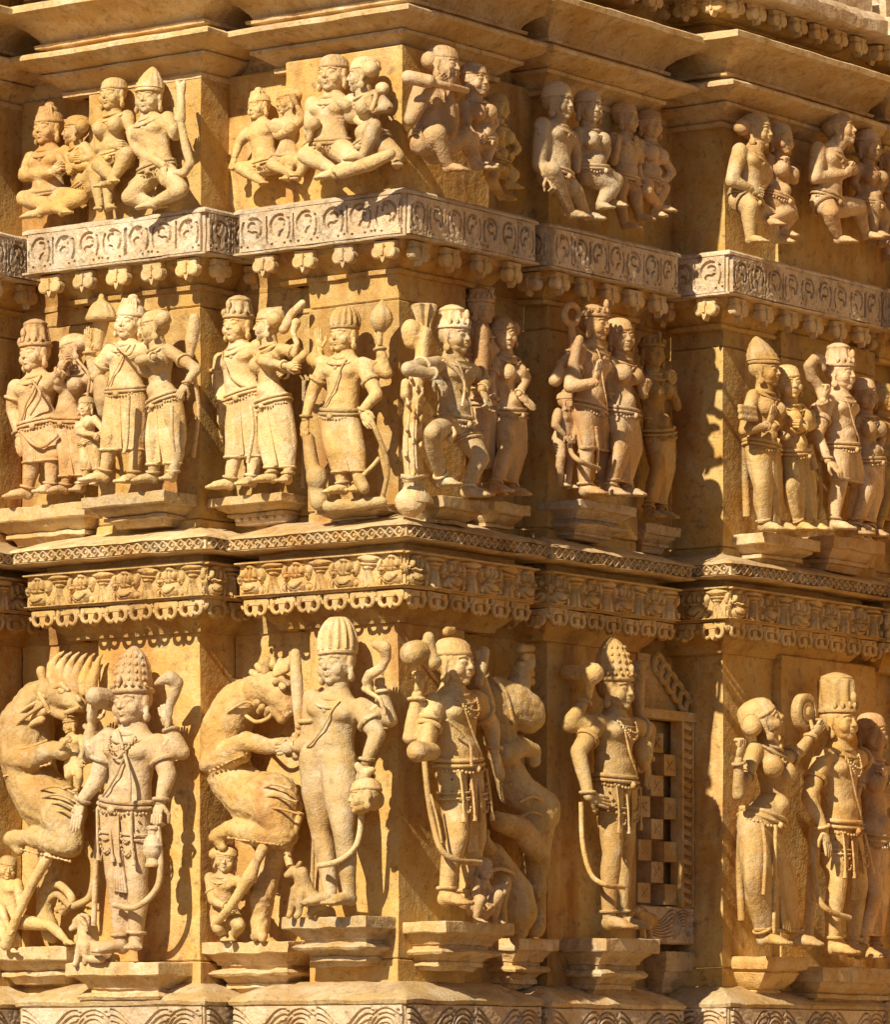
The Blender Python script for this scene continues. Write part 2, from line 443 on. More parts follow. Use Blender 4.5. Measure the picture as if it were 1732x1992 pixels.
def tile_mesh(name, w_, h_, fn, nx, nz, mat, back=0.02):
    x = np.linspace(0, 1, nx); z = np.linspace(0, 1, nz)
    X, Y = np.meshgrid(x, z)
    D = fn(X, Y)                                            # + is outward, metres
    V = np.stack([(X - 0.5) * w_, -D, (Y - 0.5) * h_], -1)
    V = V.reshape(-1, 3)
    i = np.arange(nz - 1)[:, None] * nx; j = np.arange(nx - 1)[None]
    Q = np.stack([i + j, i + j + 1, i + nx + j + 1, i + nx + j], -1).reshape(-1, 4)
    mb = MB().add(V, Q)
    # skirt
    ring = list(range(nx)) + [k * nx + nx - 1 for k in range(1, nz)] + [(nz - 1) * nx + k for k in range(nx - 2, -1, -1)] + [k * nx for k in range(nz - 2, 0, -1)]
    n = len(ring); S = V[ring].copy(); S2 = S.copy(); S2[:, 1] = back
    k = np.arange(n); k2 = (k + 1) % n
    mb.add(np.vstack([S, S2]), np.stack([k, n + k, n + k2, k2], 1))
    V2, Q2, T2 = mb.arrays()
    me = mesh_from(name, V2, Q2, T2, 50); me.materials.append(mat)
    return me

def px_noise(X, Y, s, seed):
    return vnoise(np.stack([X.ravel() * s + seed, Y.ravel() * s, np.full(X.size, seed * 3.1)], 1), 1.0).reshape(X.shape)

def scroll_fn(seed, flip):
    def f(X, Y):
        x = (1 - X if flip else X); x = x + 0.012 * px_noise(X, Y, 6, seed); y = Y + 0.012 * px_noise(X, Y, 6, seed + 9)
        r_ = np.random.default_rng(seed); j = lambda: r_.uniform(-0.02, 0.02)
        g = np.zeros_like(X)
        v_ = seed % 3
        y = .5 + (y - .5) / .80
        S = [(arc(.36 + j(), .50, .26, .48, 138, 226), .038), (arc(.50, .58 + j(), .32, .36, 112, -48), .048)]
        if v_ == 0: S += [(arc(.46, .72, .11, .13, 200, 50), .036), (arc(.52, .42 + j(), .12, .15, 110, -50), .036), ([(.97, .06), (.95, .5), (.97, .94)], .030)]
        elif v_ == 1: S += [(arc(.44, .66, .13, .16, 210, 60), .038), ([(.36, .44), (.46, .38), (.50, .26)], .036), ([(.96, .05), (.98, .92)], .032)]
        else: S += [(arc(.46, .66, .14, .14, 200, 40), .038), (arc(.56, .36, .11, .14, 130, -30), .036), ([(.34, .52), (.46, .46)], .034)]
        for pts, wd in S: g = np.maximum(g, groove(seg_d(x, y, pts), wd) * (.75 + .25 * r_.random()))
        for cx, cy, r in ((.07, .04, .045), (.30, .0, .04), (.78, .02, .045))[:2 + v_ % 2]:
            g = np.maximum(g, groove(np.hypot(x - cx, y - cy), r))
        bulge = 0.002 * np.clip(1 - ((x - .5) / .42) ** 2 - ((y - .5) / .42) ** 2, 0, 1)
        edge = np.clip(np.minimum(np.minimum(Y, 1 - Y) / .03, 1), 0, 1)
        return 0.008 - 0.021 * g * edge + 0.0016 * px_noise(X, Y, 14, seed + 4)
    return f

def foliage_fn(seed):
    def f(X, Y):
        g = np.zeros_like(X); y = Y + .015 * px_noise(X, Y, 5, seed); x = X + .01 * px_noise(X, Y, 5, seed + 2)
        for k in range(7):
            pts = np.stack([np.linspace(0, .62, 26), .95 - .11 * k - .34 * np.sin(np.linspace(0, 1, 26) * math.pi * (1.05 - .04 * k)) ** 2 * (1 - .1 * k)], 1)
            g = np.maximum(g, groove(seg_d(x, y, pts), .018))
        for k in range(6):
            g = np.maximum(g, groove(seg_d(x, y, arc(.80, .42, .035 + .035 * k, .10 + .085 * k, -60 + 9 * k, 215, 22)), .016))
        for cx, cy in ((.66, .9), (.70, .83), (.95, .9), (.63, .82), (.92, .82), (.98, .80)):
            g = np.maximum(g, groove(np.hypot((x - cx) * 1.6, y - cy), .032))
        return .006 - .013 * g + .0015 * px_noise(X, Y, 18, seed + 4)
    return f

def lattice_fn(X, Y):
    dx, dy = np.abs(X - .5), np.abs(Y - .5)
    q = dx + dy
    pit = np.clip((np.abs(q - .5) - .085) / .09, 0, 1)
    cross = np.clip(1 - np.minimum(dx, dy) / .10, 0, 1) * (q < .42)
    core_ = np.clip(1 - np.hypot(dx, dy) / .17, 0, 1)
    edge = np.clip(np.minimum(Y, 1 - Y) / .06, 0, 1)
    return .006 - .019 * pit * (1 - .9 * np.clip(cross + core_ * 1.5, 0, 1)) * edge

def ell_h(X, Y, cx, cy, rx, ry, h):
    return h * np.sqrt(np.clip(1 - ((X - cx) / rx) ** 2 - ((Y - cy) / ry) ** 2, 0, 1))

def frieze_pot(seed):
    def f(X, Y):
        x = X + .045 * px_noise(X, Y, 4, seed); y = Y + .045 * px_noise(X, Y, 4, seed + 5)
        h = np.zeros_like(X); S = lambda *a: np.maximum(h, ell_h(x, y, *a))
        h = S(.5, .22, .40, .24, .036); h = S(.5, .47, .26, .07, .030); h = S(.30, .66, .14, .24, .028); h = S(.70, .66, .14, .24, .028)
        h = S(.5, .70, .09, .25, .024); h = S(.10, .50, .13, .16, .026); h = S(.90, .50, .13, .16, .026); h = S(.5, .86, .20, .10, .027)
        for cx in (.36, .44, .52, .60): h = S(cx, .50, .04, .045, .035)
        g = groove(seg_d(x, y, arc(.28, .66, .08, .16, 90, 300)), .028) + groove(seg_d(x, y, arc(.72, .66, .08, .16, 90, -120)), .028)
        g += groove(seg_d(x, y, arc(.5, .30, .28, .18, 200, 340)), .022) + groove(seg_d(x, y, arc(.11, .5, .06, .08, 40, 320)), .025) + groove(seg_d(x, y, arc(.89, .5, .06, .08, 140, -140)), .025)
        return frame(h - .009 * np.clip(g, 0, 1), Y, X, seed)
    return f
def frieze_vase(seed):
    def f(X, Y):
        x = X + .045 * px_noise(X, Y, 4, seed); y = Y + .045 * px_noise(X, Y, 4, seed + 5)
        half = .13 + .26 * np.clip((.48 - y) / .48, 0, 1) ** 1.6
        h = .030 * np.sqrt(np.clip(1 - ((x - .5) / half) ** 2, 0, 1)) * (y < .60)
        S = lambda *a: np.maximum(h, ell_h(x, y, *a))
        h = S(.5, .86, .50, .13, .031); h = S(.5, .70, .33, .08, .031); h = S(.5, .60, .22, .06, .028); h = S(.08, .62, .13, .22, .025); h = S(.92, .62, .13, .22, .025)
        h = S(.04, .15, .20, .20, .022); h = S(.96, .15, .20, .20, .022)
        g = np.zeros_like(X)
        for a_ in (-.24, -.08, .08, .24): g = np.maximum(g, groove(np.abs(x - .5 - a_ * (0.4 + np.clip(.5 - y, 0, 1) * 2)) + 9 * (y > .55), .03))
        g = np.maximum(g, groove(seg_d(x, y, arc(.5, .84, .36, .10, 190, 350)), .02)); g = np.maximum(g, groove(seg_d(x, y, arc(.04, .15, .12, .12, -80, 120)), .03)); g = np.maximum(g, groove(seg_d(x, y, arc(.96, .15, .12, .12, 60, 260)), .03))
        return frame(h - .008 * g, Y, X, seed)
    return f
def frame(h, Y, X, seed):
    b = np.clip((Y - .93) / .02, 0, 1) * .030 + np.clip((.045 - Y) / .02, 0, 1) * .024
    return np.maximum(h, b) - .022 + .001 * px_noise(X, Y, 20, seed)

def faces(key, p):
    """the visible faces of a block at projection p: (kind, x or y plane, from, to)"""
    o = offset(G[key], p); out = []
    for a_, b_ in zip(o[:-1], o[1:]):
        d = b_ - a_
        if abs(d[1]) < 1e-6 and d[0] > 0.02: out.append(('L', a_, b_))
        elif abs(d[0]) < 1e-6 and d[1] > 0.02: out.append(('R', a_, b_))
    return out

def lay(mesh_list, block, key, p, zc, unit_w, name, lo=0.0, z_scale=1.0, ymax=2.75, order=None, margin=0.012):
    n_obj = 0
    for kind, a_, b_ in faces(key, p):
        a_ = a_.copy(); b_ = b_.copy()
        if kind == 'R' and key == 'far': a_[1] = max(a_[1], -1.1)
        if kind == 'R': b_[1] = min(b_[1], ymax)
        L = np.linalg.norm(b_ - a_) - 2 * margin
        if L < unit_w * 0.45: continue
        k = max(1, round(L / unit_w)); wdt = L / k; d = (b_ - a_) / np.linalg.norm(b_ - a_)
        for i in range(k):
            c = a_ + d * (margin + wdt * (i + .5))
            m = mesh_list[(order[i % len(order)] if order else random.randrange(len(mesh_list)))]
            o = obj(name, m, None, block)
            o.location = (c[0], c[1], Z(zc) + zjit[key]); o.rotation_euler = (0, 0, 0 if kind == 'L' else math.pi / 2)
            o.scale = (wdt / unit_w, 1, z_scale); n_obj += 1
    return n_obj

ms = [tile_mesh('scroll_carving', .098, .114, scroll_fn(i, i % 2), 54, 60, M_BAND) for i in range(6)]
for k, b in SC.items(): lay(ms, b, k, .101, 2.557, .098, 'scroll_carving')
ml = [tile_mesh('lattice_diamond', .034, .031, lattice_fn, 21, 19, M_LEDGE)]
for k, b in LG.items(): lay(ml, b, k, .134, 1.614, .034, 'lattice_diamond', ymax=2.62)
mz = [tile_mesh('frieze_carving', .10, .100, (frieze_pot, frieze_vase)[i % 2](3 + 2 * i), 50, 50, M_GOLD) for i in range(6)]
for k, b in FZ.items(): lay(mz, b, k, .110, 1.5105, .088, 'frieze_carving', order=[0, 1, 2, 3, 4, 5, 2, 1])
mf = [tile_mesh('foliage_carving', .30, .165, foliage_fn(i), 150, 84, M_BAND) for i in range(2)]
for k, b in BASE.items(): lay(mf, b, k, .116, .138, .30, 'foliage_carving')

# ---- leaf drops of the fringes
def disc(mb, c, r, y0, y1, n=18, hole=0.0, bev=.004):
    th = np.linspace(0, 2 * math.pi, n, endpoint=False); cs = np.stack([np.cos(th), np.zeros(n), np.sin(th)], 1)
    R = [np.array([c[0], y0, c[1]]) + cs * r, np.array([c[0], y1 + bev, c[1]]) + cs * r, np.array([c[0], y1, c[1]]) + cs * (r - bev)]
    if hole: R += [np.array([c[0], y1 + bev * .2, c[1]]) + cs * hole, np.array([c[0], y1 + .008, c[1]]) + cs * hole * .8]
    mb.rings(R)
def lotus_drop():
    mb = MB()
    for s in (-1, 1):
        disc(mb, (s * .0205, -.012), .0195, .02, -.008)
    mb.add(*prism([(-.036, .022), (.036, .022), (.034, .004), (-.034, .004)], .02, -.004))
    mb.add(*prism([(-.010, -.020), (.010, -.020), (.006, -.036), (0, -.046), (-.006, -.036)], .02, -.006))
    mb.add(*prism([(-.0045, .012), (.0045, .012), (.0045, -.024), (-.0045, -.024)], .02, -.012))
    return mb
def prism(pts, y0, y1):
    n = len(pts); p = np.array(pts, float); c = p.mean(0); q = c + (p - c) * .88
    V = [(x, y0, z) for x, z in p] + [(x, y1 + .004, z) for x, z in p] + [(x, y1, z) for x, z in q]
    k = np.arange(n); k2 = (k + 1) % n
    Q = np.vstack([np.stack([k, k2, n + k2, n + k], 1), np.stack([n + k, n + k2, 2 * n + k2, 2 * n + k], 1)])
    V.append((c[0], y1, c[1])); T = np.stack([2 * n + k, 2 * n + k2, np.full(n, 3 * n)], 1)
    return V, Q, T
def hook_drop():
    mb = MB()
    mb.add(*prism([(-.046, .024), (.046, .024), (.046, .004), (-.046, .004)], .02, -.006))
    for s in (-1, 1):
        a_ = arc(s * .021, -.006, .015, .018, 100, 100 - s * 245, 16)
        mb.tube(np.stack([a_[:, 0], np.full(16, -.003), a_[:, 1]], 1), np.linspace(.0085, .005, 16), 8)
        a_ = arc(s * .044, .006, .010, .012, 180 if s < 0 else 0, 250 if s < 0 else -70, 6)
        mb.tube(np.stack([a_[:, 0], np.full(6, .003), a_[:, 1]], 1), .006, 6)
    mb.add(*prism([(-.012, .004), (.012, .004), (.011, -.018), (.005, -.030), (0, -.034), (-.005, -.028), (-.011, -.018)], .02, -.007))
    return mb
def drop_mesh(mb, name, mat):
    V, Q, T = mb.arrays(); me = mesh_from(name, V, Q, T, 40); me.materials.append(mat); return me
md1 = [drop_mesh(lotus_drop(), 'leaf_drop', M_CREAM)]
md2 = [drop_mesh(hook_drop(), 'leaf_drop', M_GOLD)]
def lay_drops(ms_, blocks, p, zc, w_, gap, zs=1.0, ymax=2.75):
    for k, b in blocks.items():
        for kind, a_, b_ in faces(k, p):
            a_ = a_.copy(); b_ = b_.copy()
            if k == 'far': a_[1] = max(a_[1], -1.1)
            if kind == 'R': b_[1] = min(b_[1], ymax)
            L = np.linalg.norm(b_ - a_); d = (b_ - a_) / L
            if L < w_ * .8: continue
            n = max(1, int((L + gap) / (w_ + gap))); st = L / n
            for i in range(n):
                c = a_ + d * (st * (i + .5)); o = obj('leaf_drop', ms_[0], None, b)
                o.location = (c[0], c[1], Z(zc) + random.uniform(-.002, .002) + zjit[k])
                o.rotation_euler = (random.uniform(-.05, .05), random.uniform(-.06, .06), 0 if kind == 'L' else math.pi / 2)
                o.scale = (random.uniform(1.0, 1.1), 1, zs * random.uniform(.92, 1.05))
lay_drops(md1, FR1, .087, 2.464, .094, .050, zs=1.08)
lay_drops(md2, FR2, .090, 1.428, .094, .004, zs=1.0)
lay_drops(md1, F3, .075, 3.43, .086, .03)
# ------------------------------------------------------------------ figure kit
def head_template(kind):
    """unit head (chin to crown = 1), x right, y forward, z up"""
    b = MB()
    b.ell((0, -.06, .12), (.40, .45, .40)); b.ell((0, .05, -.06), (.375, .36, .40))
    b.ell((0, .12, -.28), (.29, .26, .20)); b.ell((0, .285, -.385), (.12, .10, .09))
    for s in (-1, 1):
        b.ell((s * .19, .26, -.14), (.15, .125, .16))                                   # cheek
        b.chain([(s * .045, .385, .10), (s * .15, .385, .15), (s * .28, .30, .11)], [.016, .020, .014])   # brow
        b.ell((s * .15, .338, .03), (.10, .062, .052))                                   # closed eye
        b.chain([(s * .055, .385, .012), (s * .15, .398, .040), (s * .25, .325, .022)], [.010, .014, .010])   # upper lid
        b.chain([(s * .06, .380, .004), (s * .15, .392, -.026), (s * .245, .322, .012)], [.008, .010, .008])
        b.ell((s * .055, .395, -.115), (.042, .05, .034))                                # nostril
        b.ell((s * .395, -.02, .0), (.045, .11, .16)); b.chain([(s * .405, .0, -.12), (s * .405, .01, -.28)], [.05, .055])  # long ears
        b.ell((s * .415, .02, -.33), (.06, .115, .115))                                  # ear ring
    b.chain([(0, .365, .10), (0, .425, -.03), (0, .452, -.095)], [.034, .040, .055])     # nose
    b.chain([(-.12, .350, -.215), (-.045, .408, -.202), (0, .408, -.210), (.045, .408, -.202), (.12, .350, -.215)], [.016, .027, .023, .027, .016])
    b.chain([(-.10, .355, -.252), (0, .402, -.268), (.10, .355, -.252)], [.018, .034, .018])
    if kind == 'beard':
        for k in range(11):
            an = -1.35 + 2.7 * k / 10
            b.chain([(.35 * math.sin(an), .04 + .28 * math.cos(an), -.20), (.27 * math.sin(an), .06 + .30 * math.cos(an), -.50)], [.075, .05], 8)
        b.chain([(-.17, .34, -.20), (-.06, .42, -.165), (.06, .42, -.165), (.17, .34, -.20)], [.02, .032, .032, .02])
    return remesh(b, .022, 1, .62)
HS = 1.09                                       # heads are large for the bodies
HEADS = {k: head_template(k) for k in ('plain', 'beard')}

def hand_template(curl):
    """unit hand: wrist at 0, middle finger tip near z=-1 when open; y is the back of the hand, x across"""
    b = MB()
    b.ell((0, 0, -.26), (.20, .10, .29), n=10, m=7)
    for i, (x, L) in enumerate(((-.15, .40), (-.05, .47), (.05, .45), (.145, .36))):
        a = np.array([x, 0, -.44]); d1 = np.array([x * .35, -.20 * curl, -1.0]); d2 = np.array([0, -.9 * curl, -1.0 + 1.1 * curl])
        m_ = a + nrm(d1) * L * .5; e_ = m_ + nrm(d2) * L * .5
        b.capsule(a, m_, .062, .056, 7, 2); b.capsule(m_, e_, .056, .042, 7, 2)
    a = np.array([-.15, -.02, -.16]); m_ = a + np.array([-.14, -.06 - .1 * curl, -.17]); e_ = m_ + np.array([.0 + .08 * curl, -.05 - .12 * curl, -.18])
    b.capsule(a, m_, .075, .062, 7, 2); b.capsule(m_, e_, .062, .045, 7, 2)
    return b.arrays()
HANDS = {'open': hand_template(.12), 'relax': hand_template(.45), 'fist': hand_template(1.0)}

def foot_template():
    b = MB()
    b.ell((0, -.02, .16), (.15, .17, .17)); b.capsule((0, 0, .20), (0, .42, .12), .16, .13); b.ell((0, .45, .09), (.20, .22, .09))
    for i, (x, y) in enumerate(((-.16, .66), (-.075, .70), (.0, .69), (.075, .65), (.145, .59))):
        b.capsule((x * .9, .50, .07), (x * 1.05, y, .055), .055, .05 if i else .062, 8, 2)
    return remesh(b, .032, 1, .6)
FOOT = foot_template()

def place(mb, tpl, B, o, s):
    V, Q, T = tpl
    mb.add(np.asarray(o) + (V * s) @ np.asarray(B), Q, T)

def pxm(p): return float((np.asarray(p) - CAM) @ DV) / FPX

def axes(pl):
    if pl[0] == 'L': return np.array([1., 0, 0]), np.array([0, -1., 0])
    return np.array([0, 1., 0]), np.array([1., 0, 0])
UP = np.array([0, 0, 1.0])

def rot_about(v, ax, a):
    ax = nrm(ax); return v * math.cos(a) + np.cross(ax, v) * math.sin(a) + ax * (ax @ v) * (1 - math.cos(a))

def ringloop(c, ax, x, ra, rb, n=26):
    th = np.linspace(0, 2 * math.pi, n, endpoint=False); y = np.cross(nrm(ax), nrm(x))
    return c + np.cos(th)[:, None] * nrm(x) * ra + np.sin(th)[:, None] * y * rb

def lathe_head(B, o, H, prof, ribs=0, amp=0.0, n=40, lean=0.0, c=(0, -.05), ribz=None):
    """surface of revolution in head space; prof = [(radius, z)...]"""
    mb = MB(); th = np.linspace(0, 2 * math.pi, n, endpoint=False); R = []
    for i, (r, z) in enumerate(prof):
        a_ = amp if (ribz is None or ribz[0] <= z <= ribz[1]) else 0
        rr = r * (1 + a_ * np.cos(ribs * th))
        R.append(np.stack([rr * np.cos(th) * .95 + c[0], rr * np.sin(th) * 1.08 + c[1] - lean * (z - .3), np.full(n, z)], 1))
    mb.rings(R); V, Q, T = mb.arrays(); out = MB(); out.add(o + (V * H) @ B, Q, T)
    return out

def crown(kind, h, B, o, H, dirx=1.0):
    b0 = .22
    if kind == 'tier':                                        # tall tiered crown with knobs
        pr = [(.30, b0 - .05), (.45, b0 - .01), (.47, b0 + .04), (.45, b0 + .09), (.42, b0 + .11)]
        for t in np.linspace(0, 1, 19):
            pr.append((.41 * max(.03, 1 - t ** 2.6) ** .62 * (1 + .018 * math.cos(t * 34)), b0 + .12 + (h - .06) * t))
        mb = lathe_head(B, o, H, pr, 13, .03, 78, .06, ribz=(b0 + .11, 9))
        for t in (.18, .36, .54, .72):
            rr = .41 * (1 - t ** 2.6) ** .62
            for k2 in range(7):
                an = -1.3 + 2.6 * (k2 + .5 * (int(t * 10) % 2)) / 6.5
                mb.ell(o + (np.array([rr * .95 * math.sin(an), -.05 - .06 * t * h + rr * 1.08 * math.cos(an), b0 + .12 + (h - .06) * t]) * H) @ B, np.array([.042, .04, .055]) * H, n=7, m=5)
        for k2 in range(9):                                     # front band of knobs
            an = -1.3 + 2.6 * k2 / 8
            mb.ell(o + (np.array([.47 * math.sin(an), -.05 + .51 * math.cos(an), b0 + .15]) * H) @ B, np.array([.042, .042, .055]) * H, n=8, m=5)
        mb.ell(o + (np.array([0, .44, b0 + .26]) * H) @ B, np.array([.08, .06, .12]) * H, n=8, m=5)
        return mb
    if kind == 'dome':
        pr = [(.30, b0 - .08), (.43, b0 - .05), (.44, b0), (.425, b0 + .02)] + [(.42 * math.sqrt(max(.02, 1 - (t * .96) ** 2.4)), b0 + .03 + h * t) for t in np.linspace(0, 1, 9)]
        return lathe_head(B, o, H, pr, 16, .012, 48, .06)
    if kind == 'ribs':                                          # swept-up ribbed hair
        pr = [(.30, b0 - .04), (.445, b0), (.455, b0 + .05), (.43, b0 + .07)] + [(.44 * math.sqrt(max(.02, 1 - (t * .93) ** 2.6)), b0 + .09 + h * t) for t in np.linspace(0, 1, 10)]
        return lathe_head(B, o, H, pr, 15, .075, 75, .08, ribz=(b0 + .08, 9))
    if kind in ('cyl', 'flare'):
        fl = .0 if kind == 'cyl' else .022
        pr = [(.30, b0 - .05), (.455, b0 - .01), (.47, b0 + .05), (.445, b0 + .08), (.43, b0 + .10)]
        pr += [(.405 + fl * t - .085 * t * (fl == 0), b0 + .12 + (h - .22) * t) for t in np.linspace(0, 1, 6)]
        pr += [(.335 + fl * 2.4, b0 + h - .08), (.345 + fl * 2.4, b0 + h - .05), (.30 + fl * 2.4, b0 + h), (.17, b0 + h + .07), (.05, b0 + h + .10)]
        mb = lathe_head(B, o, H, pr, 9, .075, 72, .06, ribz=(b0 + .11, b0 + h - .12))
        for k2 in range(7):
            an = -1.2 + 2.4 * k2 / 6
            mb.ell(o + (np.array([.44 * math.sin(an), -.05 + .48 * math.cos(an), b0 + .15]) * H) @ B, np.array([.055, .045, .10]) * H, n=8, m=5)
        mb.ell(o + (np.array([0, .40, b0 + .34]) * H) @ B, np.array([.09, .07, .15]) * H, n=8, m=6)
        return mb
    if kind == 'point':
        pr = [(.30, b0 - .06), (.45, b0 - .02), (.465, b0 + .04), (.44, b0 + .08)]
        for t in np.linspace(0, 1, 13):
            pr.append(((.43 * (1 - t ** 1.5) ** .8 + .03) * (1 + .035 * math.cos(t * 28)), b0 + .09 + h * t))
        return lathe_head(B, o, H, pr, 12, .035, 60, .30, ribz=(b0 + .1, 9))
    # hair cap, optional bun
    pr = [(.36, .14), (.43, .17), (.448, .21), (.44, .25), (.425, .265), (.40, .40), (.32, .50), (.2, .56), (.06, .585)]
    mb = lathe_head(B, o, H, pr, 21, .022, 84, .05, c=(0, -.085), ribz=(.275, .52))

    if kind == 'bun':
        def at_(x, y, z): return o + (np.array([x, y, z]) * H) @ B
        mb.chain([at_(dirx * .25, -.25, .18), at_(dirx * .52, -.28, .10)], [.22 * H, .25 * H])
        mb.tube(ringloop(at_(dirx * .38, -.27, .14), (np.array([dirx, 0, -.3]) @ B), B[2], .25 * H, .25 * H), .035 * H, 6, True)
        mb.ell(at_(dirx * .56, -.28, .08), (.2 * H, .2 * H, .2 * H))
    if kind == 'knot':
        def at_(x, y, z): return o + (np.array([x, y, z]) * H) @ B
        mb.ell(at_(0, -.1, .55), (.27 * H, .27 * H, .2 * H)); mb.ell(at_(0, -.1, .72), (.16 * H, .16 * H, .12 * H))
        for k2 in range(7): mb.chain([at_(-.3 + .1 * k2, .28 - .05 * abs(k2 - 3), .33), at_(-.2 + .07 * k2, .1, .66)], [.05 * H, .04 * H], 7)
    return mb

STATUES = []
def statue(label, pl, t, H, hd, hip, legs=(), arms=(), sex='m', yaw=0, tilt=0, pitch=0, ty=0, ws=0, nk=None, hat=('cap', .3), mat=None, head='plain', dhoti=None, pleat=True,
           jewels=True, sash=None, extra=None, pelt=True, cat='statue', name='standing_statue', vox=None, bun=1.0, chest_f=1.0, stubby=1.0, hatmat=None, group=None, dts=1.0, thigh=1.0, hipf=1.0, anklets=True, rich=False, rings=True):
    """legs: (knee u,v,dt, ankle u,v,dt, toe turn)   arms: (elbow u,v,dt, wrist u,v,dt, hand kind, hand dir (du,dv,dn) or None, root) in photo pixels, dt metres in front of the body axis"""
    mat = mat or M_GOLD
    ew, en = axes(pl)
    if dts < 1:
        t *= .66; legs = [(l[0], l[1], l[2] * dts, l[3], l[4], l[5] * dts) + tuple(l[6:]) for l in legs]; arms = [(l[0], l[1], l[2] * dts, l[3], l[4], l[5] * dts) + tuple(l[6:]) for l in arms]
    c = P(hd[0], hd[1], pl, t + (hd[2] if len(hd) > 2 else .0))
    Hm = H * pxm(c)
    hp = P(hip[0], hip[1], pl, t + (hip[2] if len(hip) > 2 else .0))
    f = math.radians(yaw); fw = en * math.cos(f) + ew * math.sin(f); sd_ = ew * math.cos(f) - en * math.sin(f)
    up = UP * math.cos(math.radians(tilt)) + ew * math.sin(math.radians(tilt))
    up = nrm(up); fw = nrm(fw - up * (fw @ up))
    if pitch: 
        a_ = math.radians(pitch); fw, up = fw * math.cos(a_) + up * math.sin(a_), up * math.cos(a_) - fw * math.sin(a_)
    sd_ = nrm(sd_ - up * (sd_ @ up) - fw * (sd_ @ fw))
    B = np.stack([sd_, fw, up])
    N = P(nk[0], nk[1], pl, t) if nk else c - up * .58 * Hm - fw * .05 * Hm - UP * .06 * Hm
    sp = nrm(N - hp)
    a_ = math.radians(ty); tf = en * math.cos(a_) + ew * math.sin(a_); ts = ew * math.cos(a_) - en * math.sin(a_)
    ts = nrm(ts - sp * (ts @ sp)); tf = nrm(tf - sp * (tf @ sp) - ts * (tf @ ts))
    body = MB()
    ln = np.linalg.norm(N - hp)
    fem = sex == 'f'
    # torso rings from crotch to neck: fraction along the spine, half width, half depth (head heights)
    prof = [(-.20, .46, .36), (-.08, .62, .43), (.02, .70, .46), (.16, .64, .44), (.34, .57, .41), (.52, .61, .43), (.72, .74, .46), (.86, .78, .42), (.95, .66, .35), (1.02, .40, .29), (1.10, .29, .27)]
    if fem: prof = [(-.20, .50, .40), (-.08, .70, .50), (.02, .76, .52), (.16, .62, .44), (.34, .42, .35), (.50, .45, .36), (.70, .58, .40), (.86, .62, .36), (.95, .48, .30), (1.02, .27, .24), (1.10, .23, .22)]
    th = np.linspace(0, 2 * math.pi, 24, endpoint=False); R = []
    wsv = P(hip[0] + ws, hip[1], pl, t) - P(hip[0], hip[1], pl, t)
    def spine(q): return hp + (N - hp) * q + wsv * math.exp(-((q - .36) / .25) ** 2)
    for q, wd, dp in prof:
        wd *= (chest_f if q > .3 else (hipf if q < .1 else 1))
        R.append(spine(q) + (np.cos(th)[:, None] * ts * wd + np.sin(th)[:, None] * tf * dp) * Hm)
    body.rings(R)
    if fem:
        for s in (-1, 1): body.ell(spine(.67) + (ts * s * .33 + tf * .34) * Hm, np.array([.31, .31, .31]) * Hm)
        body.ell(spine(.22) + tf * .22 * Hm, np.array([.36, .3, .3]) * Hm)
    else:
        for s in (-1, 1): body.ell(spine(.72) + (ts * s * .33 + tf * .26) * Hm, np.array([.33, .24, .22]) * Hm, np.stack([ts, tf, sp]))
        body.ell(spine(.24) + tf * .20 * Hm, np.array([.44, .28, .34]) * Hm, np.stack([ts, tf, sp]))
    body.capsule(spine(.97), c - up * .25 * Hm, .30 * Hm, .29 * Hm)                      # neck
    gear = []                                                                             # (name, MB)
    jw = []                                                                               # (name, MB)
    def ring_(nm, lp, r): jw.append((nm, MB().tube(lp, r, 6, True)))
    shw = (.60 if fem else .76) * chest_f
    fleg = []; li_sign = (int(hd[0]) % 2 == 0)
    for li_, lg in enumerate(legs):
        kn = P(lg[0], lg[1], pl, t + lg[2]); an = P(lg[3], lg[4], pl, t + lg[5])
        side = lg[7] if len(lg) > 7 and lg[7] else (-1, 1)[li_]
        hj = hp + ts * side * .33 * Hm - sp * .12 * Hm
        cm = kn + (an - kn) * .32 - nrm(np.cross(np.cross(an - kn, tf), an - kn)) * .05 * Hm
        tk = thigh * (1.0 if not fem else 1.04)
        body.chain([hj, hj + (kn - hj) * .5, kn], [.395 * tk * Hm, .355 * tk * Hm, .265 * Hm])
        body.chain([kn, cm, an], [.26 * Hm, .265 * Hm, .165 * Hm])
        fleg.append((hj, kn, an))
        td = math.radians(lg[6]); fd = en * math.cos(td) + ew * math.sin(td)
        fup = UP if len(lg) < 9 else nrm(lg[8])
        fd = nrm(fd - fup * (fd @ fup)); fs = np.cross(fup, fd) * (1 if side > 0 else -1)
        body_foot = (np.stack([fs, fd, fup]), an - fup * .22 * Hm, Hm * (1.10 if name == 'standing_statue' else .92))
        gear.append(('_foot', body_foot))
        if jewels and anklets and rings: ring_('anklet', ringloop(an + (kn - an) * .14, an - kn, tf, .22 * Hm, .22 * Hm, 18), .045 * Hm)
    for am in arms:
        el = P(am[0], am[1], pl, t + am[2]); wr = P(am[3], am[4], pl, t + am[5])
        root = am[8] if len(am) > 8 else None
        side = (1 if am[0] > (hd[0] + hip[0]) / 2 else -1) if root in (None, 'b') else root
        sj = spine(.86) + ts * side * shw * Hm
        if root == 'b': sj = sj - tf * .15 * Hm
        body.ell(sj, np.array([.265, .265, .265]) * Hm * (1 if not fem else .85))
        k = 1 if not fem else .86
        body.chain([sj, sj + (el - sj) * .45, el], [.265 * k * Hm, .26 * k * Hm, .22 * k * Hm])
        body.chain([el, el + (wr - el) * .3, wr], [.21 * k * Hm, .20 * k * Hm, .14 * k * Hm])
        hk = am[6]
